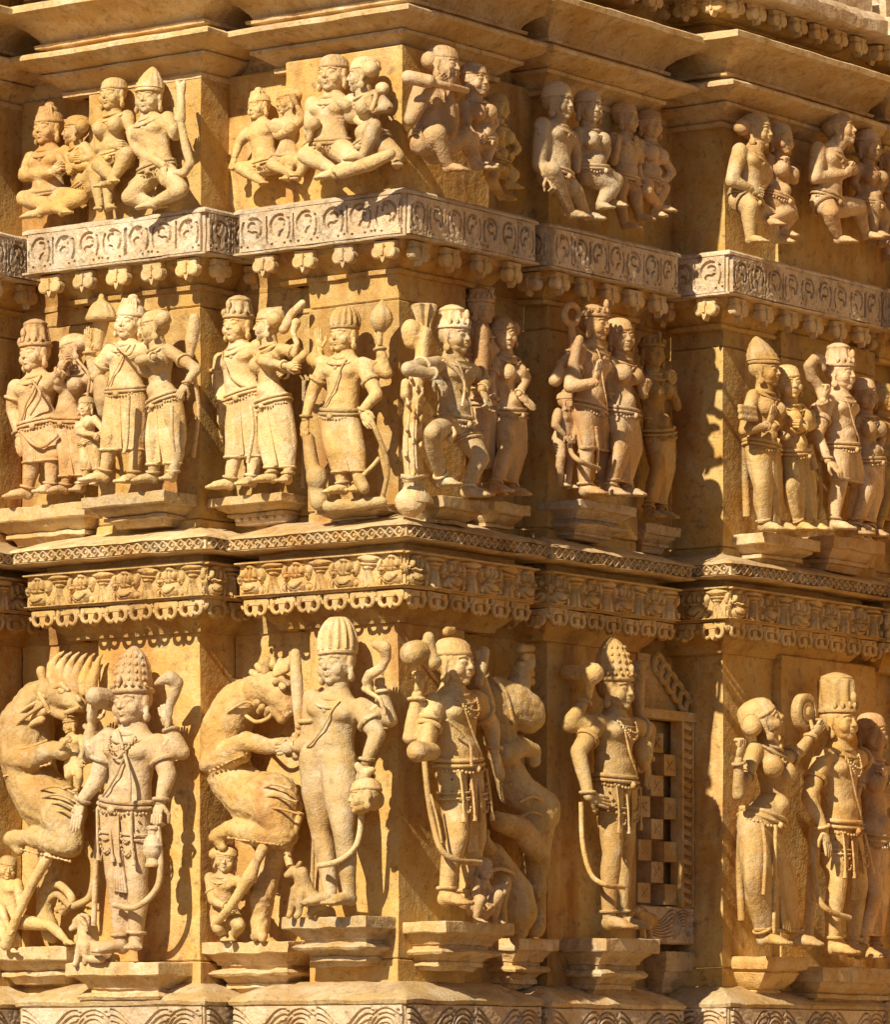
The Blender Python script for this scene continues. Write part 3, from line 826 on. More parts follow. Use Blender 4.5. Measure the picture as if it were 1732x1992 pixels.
        if hk:
            d = nrm(wr - el)
            if len(am) > 7 and am[7] is not None: d = nrm(ew * am[7][0] - UP * am[7][1] + en * am[7][2])
            hy = nrm(en - d * (en @ d)) if abs(en @ d) < .95 else UP
            hx = np.cross(hy, -d) * (1 if side > 0 else -1)
            gear.append(('_hand', (hk, np.stack([hx, hy, -d]), wr, Hm * .80)))
        if jewels and rings:
            q = sj + (el - sj) * .55; ring_('armlet', ringloop(q, el - sj, tf, .285 * k * Hm, .285 * k * Hm, 18), .06 * Hm)
            q = el + (wr - el) * .9; ring_('bracelet', ringloop(q, wr - el, tf, .19 * k * Hm, .19 * k * Hm, 16), .045 * Hm)
    V, Q, T = remesh(body, vox or max(.0042, min(.0062, Hm * .052)), 3)
    # weathering relief on the body
    V = rough(V, .0011, 34.0)
    mb = MB().add(V, Q, T)
    place(mb, HEADS[head], B, c, Hm * HS)
    for nm, g_ in [x for x in gear if x[0][0] == '_']:
        if nm == '_foot': place(mb, FOOT, g_[0], g_[1], g_[2])
        else: place(mb, HANDS[g_[0]], g_[1], g_[2], g_[3])
    base = np.array([hp[0], hp[1], V[:, 2].min()])
    root = empty(name, base); tag(root, label, cat, group)
    mb.build('body', mat, root, base, smooth=180)
    if hat:
        hm = crown(hat[0], (hat[1] if len(hat) > 1 else .3) / 1.08, B, c, Hm * HS, bun)
        hm.build('hair' if hat[0] in ('cap', 'bun', 'knot', 'ribs') else 'crown', hatmat or mat, root, base, smooth=60)
    if jewels:
        # necklaces
        for r_, dz, tb in ((.36, .0, .045), (.47, -.16, .035)):
            lp = ringloop(spine(.97) + sp * dz * Hm * .4, sp, ts, r_ * (1.25 if dz else 1.0) * Hm, r_ * Hm, 30)
            k_ = np.clip((lp - spine(.97)) @ tf / Hm, -1, 1); lp = lp - sp * (np.clip(k_, 0, 1) ** 1.2 * (.55 if dz else .25) * Hm)[:, None] + tf * (.02 * Hm)
            ring_('necklace', lp, tb * Hm)
        q = spine(.90) + tf * .44 * Hm - sp * .22 * Hm
        jw.append(('pendant', MB().ell(q, np.array([.09, .06, .11]) * Hm, n=8, m=5)))
        def front(q, x, lift=.03):
            for (qa, wa, da), (qb, wb, db) in zip(prof[:-1], prof[1:]):
                if qa <= q <= qb:
                    k2 = (q - qa) / (qb - qa); wd, dp = wa + (wb - wa) * k2, da + (db - da) * k2
                    extra_ = (.10 if q < .45 else .04 + .12 * math.exp(-((q - .70) / .12) ** 2)) if not fem else .12
                    return spine(q) + (ts * x + tf * (dp * math.sqrt(max(.05, 1 - (x / wd) ** 2)) + lift + extra_ * max(0, 1 - (x / .5) ** 2))) * Hm
            return spine(q)
        if not fem and name == 'standing_statue':
            sg = -1 if li_sign else 1
            jw.append(('sacred_thread', MB().tube(spline([front(.93, .36 * sg), front(.78, .30 * sg), front(.58, .16 * sg), front(.38, .0), front(.18, -.22 * sg), front(.09, -.40 * sg)], 7), .026 * Hm, 6)))
        if rich:
            for dz_, n_ in ((.40, 17), (.58, 21)):
                cb = MB()
                for x_ in np.linspace(-.40, .40, n_): cb.ell(front(.93 - dz_ * (1 - (x_ / .44) ** 2) * .55, x_, .04), np.array([.032] * 3) * Hm, n=6, m=4)
                jw.append(('bead_necklace', cb))
        for nm, j_ in jw: j_.build(nm, mat, root, base, smooth=60)
    if pelt:
        bl = MB()
        wd, dp = (.74, .50) if not fem else (.78, .55)
        for q, kx, tb in ((.10, .97, .06), (.03, 1.02, .045)):
            lp = ringloop(spine(q), sp, ts, wd * kx * Hm, dp * kx * Hm, 34); k_ = (lp - spine(q)) @ tf / Hm
            bl.tube(lp - sp * (np.clip(k_, 0, 1) * .16 * Hm)[:, None], tb * Hm, 6, True)
        bl.ell(spine(.03) + tf * (dp + .02) * Hm - sp * .16 * Hm, np.array([.12, .07, .10]) * Hm, n=10, m=6)
        if rich and len(fleg) == 2:
            for s in (-1, 1):
                j = 0 if (fleg[0][0] - fleg[1][0]) @ ts * s > 0 else 1
                a0, kk = fleg[j][0], fleg[j][1]; ax_ = nrm(kk - a0)
                for dep, n_ in ((.55, 13), (.85, 17)):
                    for x_ in np.linspace(-1, 1, n_):
                        p_ = a0 + ax_ * ((.18 + dep * (1 - x_ * x_)) * Hm) + ts * x_ * .33 * Hm + tf * (.40 * math.sqrt(1 - .6 * x_ * x_)) * Hm
                        bl.ell(p_, np.array([.034] * 3) * Hm, n=6, m=4)
                for xo in (-.2, .22):
                    bl.tube(spline([a0 + ts * xo * Hm + tf * .40 * Hm, a0 + ax_ * .7 * Hm + ts * xo * Hm + tf * .42 * Hm, a0 + ax_ * 1.25 * Hm + ts * xo * 1.1 * Hm + tf * .38 * Hm], 5), np.concatenate([np.full(9, .03), [.055, .06]]) * Hm, 6)
        if len(fleg) == 2 and dhoti is None:                                     # thigh bands
            for s in (-1, 1):
                j = 0 if (fleg[0][0] - fleg[1][0]) @ ts * s > 0 else 1
                a0 = fleg[j][0]; kk = fleg[j][1]; ax_ = nrm(kk - a0)
                for q2 in (.30, .38):
                    lp = ringloop(a0 + (kk - a0) * q2, ax_, ts, .43 * Hm, .41 * Hm, 22); ki = np.clip((lp - a0) @ tf / Hm, -1, 1)
                    bl.tube(lp - ax_ * (-.25 * ki * Hm)[:, None], .028 * Hm, 5, True)
        lp = ringloop(spine(-.04), sp, ts, wd * 1.0 * Hm, dp * 1.0 * Hm, 40); k_ = (lp - spine(-.04)) @ tf / Hm
        for p_, kk in zip(lp, k_):
            if kk > .05: bl.ell(p_ - sp * (.16 + .07 * math.sin(kk * 30)) * kk * Hm, np.array([.042] * 3) * Hm, n=6, m=4)
        bl.build('belt', mat, root, base, smooth=60)
    if len(fleg) == 2 and (dhoti or pleat):
        dm = MB(); (h1, k1, a1), (h2, k2, a2) = fleg
        if (h1 - h2) @ ts > 0: (h1, k1, a1), (h2, k2, a2) = (h2, k2, a2), (h1, k1, a1)
        def leg_at(hh, kk, aa, q): return hh + (kk - hh) * (q / .5) if q < .5 else kk + (aa - kk) * ((q - .5) / .5)
        end = dhoti or .62
        if dhoti:
            R = []; qs = np.linspace(0, end, 16)
            for q in qs:
                p1, p2 = leg_at(h1, k1, a1, q), leg_at(h2, k2, a2, q); m_ = (p1 + p2) / 2; hw = np.linalg.norm((p2 - p1) - tf * ((p2 - p1) @ tf)) / 2
                rr = (.43 - .22 * q) * Hm; x_ = nrm((p2 - p1) * np.array([1, 1, .3]))
                cr = np.sign(np.cos(th)) * np.abs(np.cos(th)) ** .8
                fold = 1 + .05 * np.cos(11 * th + q * 6) * q
                R.append(m_ + cr[:, None] * x_ * (hw + rr) * 1.02 + (np.sin(th) * fold * (1.07 - .25 * (np.abs(np.cos(th)) < .35) * min(1, 2.2 * q)))[:, None] * tf * rr)
            dm.rings(R)
            lp = np.array(R[-1]); dm.tube(lp, .05 * Hm, 6, True)
        st = spine(-.02) + tf * .50 * Hm
        e1 = (leg_at(h1, k1, a1, end) + leg_at(h2, k2, a2, end)) / 2 + tf * .30 * Hm
        for s in (-.10, -.05, 0, .05, .10):
            dm.tube(spline([st + ts * s * .8 * Hm - tf * .06 * Hm, (st + e1) / 2 + ts * s * 1.1 * Hm - tf * .06 * Hm, e1 + ts * s * 1.7 * Hm - tf * .05 * Hm], 8), .042 * Hm, 6)
        dm.build('lower_garment', mat, root, base, smooth=50)
    for s_ in (sash or []):
        sm = MB(); sm.tube(spline([P(q[0], q[1], pl, t + q[2]) for q in s_[1]], 9), s_[0] * pxm(c), 8)
        sm.build('sash', mat, root, base, smooth=60)
    for ex in (extra or []):
        carve(ex, pl, t, root, base, mat)
    STATUES.append(root)
    return root

def carve(ex, pl, t, root, base, mat, vox=.005):
    """a carved attribute: (name, [chain, ...]) with chain = [(u,v,dt,r px), ...]; or ('name', 'disc', u,v,dt,r, thick)"""
    ew, en = axes(pl)
    m = MB()
    if ex[1] == 'disc':
        _, _, u, v, dt, r, thick = ex
        c = P(u, v, pl, t + dt); r = r * pxm(c); R = []
        prf = [(.0, 1.0), (.9, 1.0), (1, .93), (1, .70), (.86, .66), (.86, .55), (1, .5), (1, .30), (1.25, .2), (1.3, .03)]
        for q, k in prf: R.append(ringloop(c - en * thick * .5 + en * thick * q, en, ew, r * k, r * k, 28))
        m.rings(R); return m.build(ex[0], mat, root, base, smooth=40)
    if ex[1] == 'lathe':
        _, _, u, v, dt, pf, ribs, lean = ex
        c = P(u, v, pl, t + dt); k = pxm(c); th = np.linspace(0, 2 * math.pi, 36, endpoint=False); R = []
        for r, h, am in pf:
            rr = r * k * (1 + am * np.cos(ribs * th)); R.append(c + UP * h * k + ew * (lean * h * k) + np.cos(th)[:, None] * ew * rr[:, None] + np.sin(th)[:, None] * en * rr[:, None] * .9)
        m.rings(R); V, Q, T = m.arrays()
        return MB().add(rough(V, .0012, 30), Q, T).build(ex[0], mat, root, base, smooth=45)
    for ch in ex[1]:
        p_ = [P(q[0], q[1], pl, t + q[2]) for q in ch]; m.chain(p_, [q[3] * pxm(p_[0]) for q in ch], 10)
    V, Q, T = remesh(m, vox, 2)
    return MB().add(rough(V, .0008, 40), Q, T).build(ex[0], mat, root, base, smooth=180)

def beast(label, pl, t, chains, parts=(), mat=None, name='beast_statue', cat='statue', vox=.0055, ells=(), lines=(), head=None, fur=0.0):
    mat = mat or M_GOLD
    m = MB(); pts = []
    for ch in chains:
        p = [P(q[0], q[1], pl, t + q[2]) for q in ch]; pts += p
        m.chain(p, [q[3] * pxm(p[0]) for q in ch], 12)
    V, Q, T = remesh(m, vox, 3)
    V = rough(rough(V, .0016, 34.0), .0022 * fur, 85.0)
    base = np.array([np.mean([p[0] for p in pts]), np.mean([p[1] for p in pts]), V[:, 2].min()])
    root = empty(name, base); tag(root, label, cat)
    mb = MB().add(V, Q, T)
    if head:
        hu, hv, hdt, H, yaw, tilt = head; ew, en = axes(pl); f = math.radians(yaw)
        fw = en * math.cos(f) + ew * math.sin(f); sd_ = ew * math.cos(f) - en * math.sin(f)
        a_ = math.radians(tilt); up2 = UP * math.cos(a_) + sd_ * math.sin(a_); sd2 = sd_ * math.cos(a_) - UP * math.sin(a_)
        B = np.stack([sd2, fw, up2]); c = P(hu, hv, pl, t + hdt); place(mb, HEADS['plain'], B, c, H / 653.)
        crown('cap', .3, B, c, H / 653.).build('hair', mat, root, base, smooth=60)
    mb.build('body', mat, root, base, smooth=180)
    for ex in parts: carve(ex, pl, t, root, base, mat)
    for nm, r, pp in lines:
        MB().tube(spline([P(q[0], q[1], pl, t + q[2]) for q in pp], 8), r / 653., 7).build(nm, mat, root, base, smooth=60)
    STATUES.append(root)
    return root

def pedestal(label, pl, u0, u1, vtop, depth, mat=None, kind=0, drop=95, t0=0.0, slope=None):
    """bracket shelf on wall plane pl between photo columns u0..u1 (front edge), top at row vtop"""
    mat = mat or M_LEDGE; ew, en = axes(pl)
    a_ = P(u0, vtop, pl, depth); b_ = P(u1, vtop, pl, depth)
    zt = (a_[2] + b_[2]) / 2 if slope is None else slope
    hw = abs((b_ - a_) @ ew) / 2; c = (a_ + b_) / 2; c = c - en * ((c @ en) - (P(u0, vtop, pl, 0) @ en)); c[2] = 0
    h = drop / 653.0
    prof = [(.0, .90), (.0, .985), (.02, 1.0), (.22, 1.0), (.24, .98), (.25, .88), (.40, .70), (.46, .68), (.47, .62), (.54, .62), (.56, .76), (.62, .84), (.67, .80), (.72, .60), (.80, .52), (.82, .55), (.90, .55), (.91, .46), (1.0, .40), (1.0, .05)]
    if kind == 1: prof = [(.0, .90), (.0, .985), (.02, 1.0), (.34, 1.0), (.37, .98), (.38, .86), (.48, .82), (.66, .60), (.67, .66), (.78, .66), (.79, .54), (1.0, .44), (1.0, .05)]
    if kind == 2: prof = [(.0, .9), (.0, 1.0), (.10, 1.03), (.30, .98), (.36, .80), (.40, .84), (.58, .74), (.76, .54), (.80, .42), (.86, .46), (.95, .36), (1.0, .22), (1.0, .05)]
    pr = [prof[0]]
    for i in range(1, len(prof)):
        k = 3 if abs(prof[i][0] - prof[i - 1][0]) > .08 else 1
        for j in range(1, k + 1): pr.append(tuple(np.array(prof[i - 1]) * (1 - j / k) + np.array(prof[i]) * j / k))
    R = []; nseg = 16
    for q, k in pr:
        wk = hw * (1 - (1 - k) * .75 * min(1, depth / hw * 1.2)); dk = depth * k
        line = []
        for i in range(8): line.append((-wk, -.03 + (dk + .03) * i / 8))
        for i in range(nseg): line.append((-wk + 2 * wk * i / nseg, dk))
        for i in range(8): line.append((wk, dk - (dk + .03) * i / 8))
        line.append((wk, -.03)); line.append((0, -.03))
        R.append([c + ew * x + en * y + UP * (zt - h * q) for x, y in line])
    m = MB(); m.rings(R); V, Q, T = m.arrays()
    V = rough(V, .0034, 18.0)
    base = c.copy(); base[2] = zt - h
    o = MB().add(V, Q, T).build('pedestal', mat, None, base, smooth=32); o.location = base
    return tag(o, label, 'pedestal')
# ------------------------------------------------------------------ wall planes the figures stand against
LP, LR, CP, CR = ('L', YL), ('L', YL + REC), ('L', 0.0), ('L', REC)
RC, RR, R2, R2R, R3, R3S = ('R', 0.0), ('R', -REC), ('R', XB2), ('R', XB2 - REC), ('R', XR), ('R', XR + .03)
LPt, LRt, CPt, CRt = ('L', YL - .02), ('L', YL + REC - .02), ('L', -.05), ('L', REC - .05)
RCt, RRt, R2t, R2Rt, R3t, R3St = ('R', .05), ('R', -REC + .05), ('R', XB2 + .02), ('R', XB2 - REC + .02), ('R', XR + .02), ('R', XR + .05)

# ================================================================= bottom row
statue('pale four-armed god with tall knobbed crown holding a pot, goat at his feet', LP, .115, 82, (257, 1368), (243, 1570), ws=4,
       legs=[(226, 1705, .02, 236, 1838, .01, -25), (266, 1705, .02, 264, 1832, .01, 35)],
       arms=[(192, 1512, .0, 157, 1560, .03, 'open', (-.15, 1, .2)), (326, 1508, .0, 312, 1560, .03, 'fist', None), (166, 1470, -.05, 178, 1412, -.02, 'fist', (.1, -1, .1), -1), (352, 1462, -.05, 330, 1415, -.02, 'fist', (-.3, -1, .2), 1)],
       hat=('tier', 1.05), mat=M_GREY, tilt=-2, pleat=True, rich=True,
       sash=[(6.5, [(306, 1600, .04), (312, 1690, .04), (300, 1735, .05), (262, 1765, .07), (222, 1760, .06)]), (6, [(200, 1570, -.02), (188, 1650, -.06), (182, 1800, -.085)]),
             (3.5, [(228, 1420, .05), (250, 1500, .075), (252, 1560, .075)])],
       extra=[('trumpet', [[(184, 1355, .05, 20), (214, 1362, -.02, 22), (232, 1366, -.07, 22)], [(180, 1405, -.01, 8), (184, 1375, .03, 8)], [(176, 1415, -.01, 11), (172, 1450, -.01, 13), (176, 1470, -.02, 8)]]),
              ('serpent', [[(326, 1412, .0, 6), (329, 1375, .0, 9), (338, 1350, .0, 12), (344, 1328, .0, 14), (330, 1317, .02, 14), (312, 1325, .03, 9), (303, 1330, .03, 5)]]),
              ('water_pot', 'lathe', 296, 1650, .05, [(15,-36,0),(16,-32,0),(13,-28,0),(12,-20,0),(18,-14,0),(20,-6,0),(19,0,0),(20,2,0),(20,5,0),(18,7,0),(17,14,0),(13,21,0),(9,25,0),(9,34,0),(13,37,0),(13,41,0),(8,44,0)], 8, 0.0)])
beast('small pale goat lying beside the feet of the four-armed god', LP, .15,
      [[(150, 1795, 0, 11), (158, 1790, 0, 13)], [(152, 1797, 0, 9), (138, 1808, .01, 6)], [(160, 1795, 0, 11), (166, 1825, 0, 16), (168, 1845, 0, 19), (196, 1852, -.02, 19), (206, 1858, -.03, 14)], [(156, 1838, .02, 9), (148, 1872, .02, 6), (145, 1876, .03, 6)], [(172, 1866, .03, 8), (196, 1866, .03, 8)], [(168, 1840, .02, 8), (164, 1872, .02, 6)]],
      parts=[('horn', [[(158, 1780, .01, 5), (170, 1782, .01, 5), (172, 1796, .01, 3)]])], lines=[('ear', 4, [(158, 1790, .02), (166, 1800, .02), (168, 1812, .02)])], mat=M_GREY, name='goat_statue', vox=.004)

beast('rearing horned lion beast at the far left, paws raised before its chest', LR, .11,
      [[(120, 1352, .02, 32), (95, 1345, .02, 30), (70, 1365, .0, 40), (52, 1410, .0, 56), (50, 1460, .0, 58), (62, 1520, .0, 52), (90, 1560, .01, 58), (120, 1575, .01, 52)],
       [(112, 1350, .04, 26), (138, 1362, .05, 20), (156, 1372, .05, 15)], [(104, 1380, .04, 14), (125, 1394, .05, 9)], [(30, 1475, .05, 30), (60, 1478, .07, 24), (104, 1458, .07, 17), (120, 1462, .07, 19)],
       [(120, 1590, .04, 44), (134, 1640, .05, 30), (100, 1636, .06, 26), (52, 1628, .06, 17), (24, 1632, .06, 18)], [(28, 1640, .06, 13), (36, 1655, .06, 11)], [(110, 1600, .0, 36), (96, 1700, .0, 24), (86, 1780, .0, 18), (100, 1815, .01, 20)]],
      parts=[('mane_lock', [[(112 + 13 * k, 1340 + 1.5 * k, .05 - .008 * k, 13), (102 + 15 * k, 1316 + 2 * k, .052 - .008 * k, 14), (100 + 17 * k, 1294 + 2 * k, .045 - .008 * k, 10), (112 + 16 * k, 1276 + 1 * k, .035 - .008 * k, 5), (124 + 15 * k, 1268 + k, .03 - .008 * k, 3)]]) for k in range(6)]
      + [('mane_lock', [[(96 - 5 * k, 1352 + 16 * k, .055, 9), (80 - 6 * k, 1356 + 17 * k, .055, 8), (68 - 6 * k, 1372 + 18 * k, .05, 4)]]) for k in range(4)]
      + [('ear', [[(84, 1326, .04, 8), (80, 1306, .04, 11)]]), ('eye', [[(118, 1344, .072, 8), (122, 1345, .072, 8)]]), ('brow', [[(106, 1338, .068, 6), (120, 1332, .075, 7), (132, 1342, .07, 5)]]), ('nostril', [[(154, 1362, .075, 6), (150, 1356, .075, 6)]]), ('teeth', [[(126 + 6 * k, 1384 - 2 * k, .072, 4), (126 + 6 * k, 1390 - 2 * k, .07, 3)] for k in range(5)])]
      + [('beaded_edge', [[(u, v, .075, 4.2)] * 2 for u, v in zip(range(8, 104, 8), np.linspace(1510, 1486, 12))]), ('beaded_edge', [[(u, v, .09, 4.2)] * 2 for u, v in zip(range(40, 140, 8), np.linspace(1652, 1676, 13))])],
      lines=[('harness', 4, [(14, 1418, .05), (44, 1382, .07), (84, 1358, .052), (96, 1340, .05)]), ('harness', 4, [(6, 1440, .05), (44, 1398, .083), (88, 1368, .062)]), ('tail', 8, [(164, 1640, 0), (182, 1680, 0), (176, 1740, 0), (150, 1760, .01), (110, 1770, 0)]), ('tail_tuft', 9, [(80, 1745, .0), (110, 1720, .01), (140, 1750, .01), (120, 1775, .0)]), ('tail_tuft', 7, [(84, 1760, .01), (110, 1740, .02), (136, 1764, .02)]), ('collar', 5, [(70, 1336, .05), (84, 1364, .072), (96, 1386, .06)])] + [('fur_line', 2.5, [(78 + 4 * k, 1536 + 15 * k, .088), (110 + 4 * k, 1530 + 16 * k, .098), (146 + 2 * k, 1544 + 16 * k, .075)]) for k in range(4)] + [('chest_cord', 3, [(8, 1450 + 16 * k, .05), (44, 1456 + 16 * k, .088), (92, 1440 + 14 * k, .06)]) for k in range(2)],
      name='beast_statue', fur=.9)
statue('little warrior crouching below the far left beast, leaning on a club', LR, .13, 40, (14, 1690, .0), (20, 1790), yaw=50, tilt=12, sex='m',
       legs=[(4, 1822, .05, 22, 1846, .03, 60), (96, 1800, .05, 128, 1830, .04, 80)], arms=[(40, 1762, .05, 52, 1730, .05, 'fist'), (6, 1780, .05, 14, 1800, .06, 'fist')], pleat=False, jewels=False, pelt=False, hat=('cap', .3), name='crouching_statue',
       extra=[('club', [[(92, 1668, .05, 12), (62, 1720, .06, 10), (34, 1780, .06, 9), (10, 1838, .05, 12)]])])
statue('small rider figure clinging to the neck of the far left beast', LR, .15, 30, (136, 1412, .0), (142, 1486), yaw=-20, tilt=-6,
       legs=[(132, 1510, .05, 138, 1530, .03, -20), (154, 1510, .04, 152, 1534, .03, 20)], arms=[(118, 1456, .05, 126, 1444, .06, 'fist'), (160, 1450, .03, 158, 1476, .03, 'fist')], pleat=False, jewels=False, pelt=False, hat=('point', .4), name='rider_statue')

beast('rearing lion beast with bowed maned head beside the central nude god', CR, .12,
      [[(546, 1346, .03, 36), (524, 1336, .02, 36), (496, 1350, .0, 38), (462, 1372, .0, 46), (438, 1420, .0, 50), (436, 1470, .0, 50), (450, 1515, .0, 46), (490, 1552, .01, 54), (530, 1560, .02, 58)],
       [(548, 1356, .05, 28), (558, 1374, .05, 22)], [(540, 1378, .05, 18), (548, 1396, .055, 13)], [(408, 1470, .05, 14), (432, 1468, .06, 22), (480, 1442, .07, 20), (520, 1452, .07, 16), (570, 1448, .06, 15), (588, 1446, .06, 15)], [(408, 1470, .05, 16), (406, 1486, .06, 20), (470, 1468, .06, 18)],
       [(540, 1580, .04, 52), (552, 1625, .05, 28), (500, 1622, .06, 26), (448, 1612, .06, 18), (420, 1628, .06, 16)], [(424, 1632, .06, 12), (432, 1648, .06, 10)], [(540, 1600, .0, 40), (522, 1690, .0, 26), (512, 1735, .02, 26), (508, 1780, .01, 20), (505, 1812, .02, 18)], [(505, 1816, .03, 15), (496, 1822, .05, 11)], [(508, 1816, .03, 14), (512, 1824, .05, 10)]],
      parts=[('mane_curl', [[(532 + 40 * math.cos(a_), 1338 + 44 * math.sin(a_), .05, 8), (532 + 50 * math.cos(a_), 1338 + 54 * math.sin(a_), .035, 8)]]) for a_ in np.linspace(1.5, 5.0, 12)] + [('eye', [[(548, 1334, .085, 8), (551, 1337, .085, 8)]]), ('brow', [[(534, 1328, .085, 6), (548, 1320, .085, 7), (562, 1332, .075, 5)]]), ('nostril', [[(560, 1388, .075, 6), (556, 1392, .075, 6)]]), ('ear', [[(516, 1308, .05, 9), (520, 1286, .05, 10)]]), ('crest', [[(536 + 7 * k, 1312 - 3 * k, .06, 8), (540 + 8 * k, 1296 - 5 * k, .05, 7)] for k in range(4)]), ('fang', [[(566, 1384, .07, 4), (562, 1394, .07, 3)], [(552, 1386, .08, 4), (550, 1396, .08, 3)]]),
             ('beaded_edge', [[(u, v, .085, 4)] * 2 for u, v in zip(range(408, 486, 8), np.linspace(1500, 1466, 10))]), ('beaded_edge', [[(u, v, .09, 4)] * 2 for u, v in zip(range(444, 552, 8), np.linspace(1630, 1644, 14))])],
      lines=[('saddle_cord', 3, [(412, 1418, .03), (440, 1388, .062), (476, 1366, .066), (496, 1372, .05)]), ('tail', 8, [(586, 1580, .03), (572, 1620, .04), (560, 1660, .04), (564, 1685, .05)]), ('fur_line', 2.5, [(500, 1540, .085), (530, 1526, .098), (566, 1534, .09)]), ('fur_line', 2.5, [(496, 1562, .088), (530, 1548, .105), (578, 1560, .09)]), ('fur_line', 2.5, [(500, 1584, .085), (534, 1572, .105), (584, 1584, .085)]), ('collar', 4, [(478, 1392, .03), (498, 1404, .06), (520, 1398, .06), (532, 1384, .05)])], fur=1.0)
statue('small warrior thrusting a sword upward under the central lion beast', CR, .13, 46, (440, 1672, .02), (436, 1772), yaw=30, tilt=12,
       legs=[(424, 1806, .06, 436, 1822, .02, 40), (466, 1800, .07, 452, 1822, .03, 30)], arms=[(414, 1752, .05, 440, 1764, .08, 'fist'), (478, 1730, .05, 484, 1706, .08, 'fist')], pleat=False, jewels=True, pelt=False, hat=('bun', .3), bun=-1, name='crouching_statue',
       extra=[('sword', [[(512, 1650, .07, 12), (498, 1678, .08, 10), (486, 1706, .09, 15), (470, 1730, .09, 11), (446, 1768, .09, 10), (416, 1800, .06, 8)]])])

statue('nude god with tall ribbed hair holding a severed head by its hair', CP, .125, 80, (655, 1292), (640, 1470), ws=3, nk=(657, 1352),
       thigh=1.22, legs=[(624, 1618, -.01, 644, 1745, .0, -35), (667, 1615, .05, 680, 1745, .02, -10)],
       arms=[(602, 1440, .02, 574, 1452, .05, 'fist', (-1, .1, .2)), (734, 1428, .0, 712, 1482, .04, 'fist', (-.3, 1, .1)), (590, 1400, -.05, 584, 1432, -.02, 'fist', None, -1), (757, 1400, -.05, 742, 1340, -.03, 'fist', (-.2, -1, .1), 1)],
       hat=('ribs', .80), mat=M_CREAM, pleat=False, pelt=False, tilt=-3, anklets=False,
       sash=[(6, [(703, 1578, .03), (700, 1620, .03), (688, 1652, .05), (656, 1676, .075), (620, 1684, .06)]), (4, [(612, 1600, -.06), (608, 1690, -.095), (606, 1770, -.095)])],
       extra=[('sword', [[(582, 1412, .03, 9), (580, 1370, .03, 12), (577, 1320, .03, 13), (574, 1272, .02, 11)], [(574, 1432, .04, 8), (576, 1470, .04, 8)]]),
              ('serpent', [[(722, 1345, .0, 7), (712, 1325, .02, 9), (720, 1312, .02, 11), (742, 1300, .02, 9), (752, 1280, .02, 10), (748, 1260, .03, 14), (732, 1254, .04, 10)], [(708, 1340, .02, 6), (740, 1360, .02, 5), (750, 1390, .01, 4)]]),
              ('hair_tie', [[(708, 1505, .06, 12), (696, 1490, .07, 8)], [(708, 1505, .06, 10), (724, 1498, .06, 8)], [(708, 1505, .06, 12), (710, 1525, .05, 14)]])])
beast('severed head with closed eyes hanging from the hand of the nude god', CP, .17, [[(716, 1552, .0, 20), (728, 1556, -.03, 22)]], head=(708, 1552, .02, 66, -38, -10), name='severed_head_statue', mat=M_GOLD)
beast('small dog sitting on its shelf at the feet of the nude god', CP, .15,
      [[(572, 1696, .01, 13), (586, 1700, .01, 15), (590, 1722, .0, 18), (600, 1744, -.01, 20), (618, 1758, -.02, 18)], [(570, 1696, .02, 11), (558, 1702, .03, 7)], [(574, 1730, .02, 10), (566, 1776, .02, 7), (562, 1782, .03, 6)], [(586, 1738, .02, 10), (582, 1776, .02, 7), (576, 1783, .03, 6)], [(614, 1762, -.01, 12), (604, 1780, .0, 8)]],
      parts=[('ear', [[(578, 1686, .02, 5), (584, 1678, .02, 5)]])], name='dog_statue', vox=.004)

statue('grinning potbellied god with many arms on the shaded side of the corner', RC, .12, 82, (884, 1292), (893, 1490), ws=-2, yaw=4, chest_f=1.06,
       legs=[(890, 1630, .04, 866, 1745, .01, -8), (926, 1630, .0, 906, 1750, -.03, 10)],
       arms=[(828, 1452, .02, 838, 1392, .02, None, None, -1), (800, 1432, -.04, 812, 1352, -.02, 'fist', (.1, -1, .2), -1), (956, 1410, -.02, 962, 1460, .0, 'open', (.15, 1, .2), 1), (948, 1370, -.06, 934, 1310, -.05, 'fist', (-.1, -1, .1), 1)],
       hat=('cap', .3), mat=M_GOLD, pleat=True, rich=True,
       sash=[(6, [(826, 1480, -.02), (832, 1540, -.01), (842, 1600, .0), (858, 1652, .04), (892, 1674, .07), (935, 1678, .06)]), (3, [(838, 1545, .02), (850, 1590, .03), (860, 1640, .05)]), (3, [(870, 1400, .05), (912, 1440, .075), (918, 1490, .07)])],
       extra=[('severed_arm', [[(812, 1462, .04, 22), (840, 1462, .04, 18)]]), ('skull_cup', [[(802, 1272, .02, 26), (812, 1270, .02, 26)], [(834, 1240, .04, 12), (838, 1262, .04, 12), (840, 1290, .05, 15), (846, 1288, .05, 15)]]),
              ('curl', [[(868, 1228, -.02, 10), (880, 1226, -.02, 9)]]), ('club', [[(932, 1330, -.04, 9), (938, 1290, -.04, 13), (942, 1268, -.05, 12)]])])
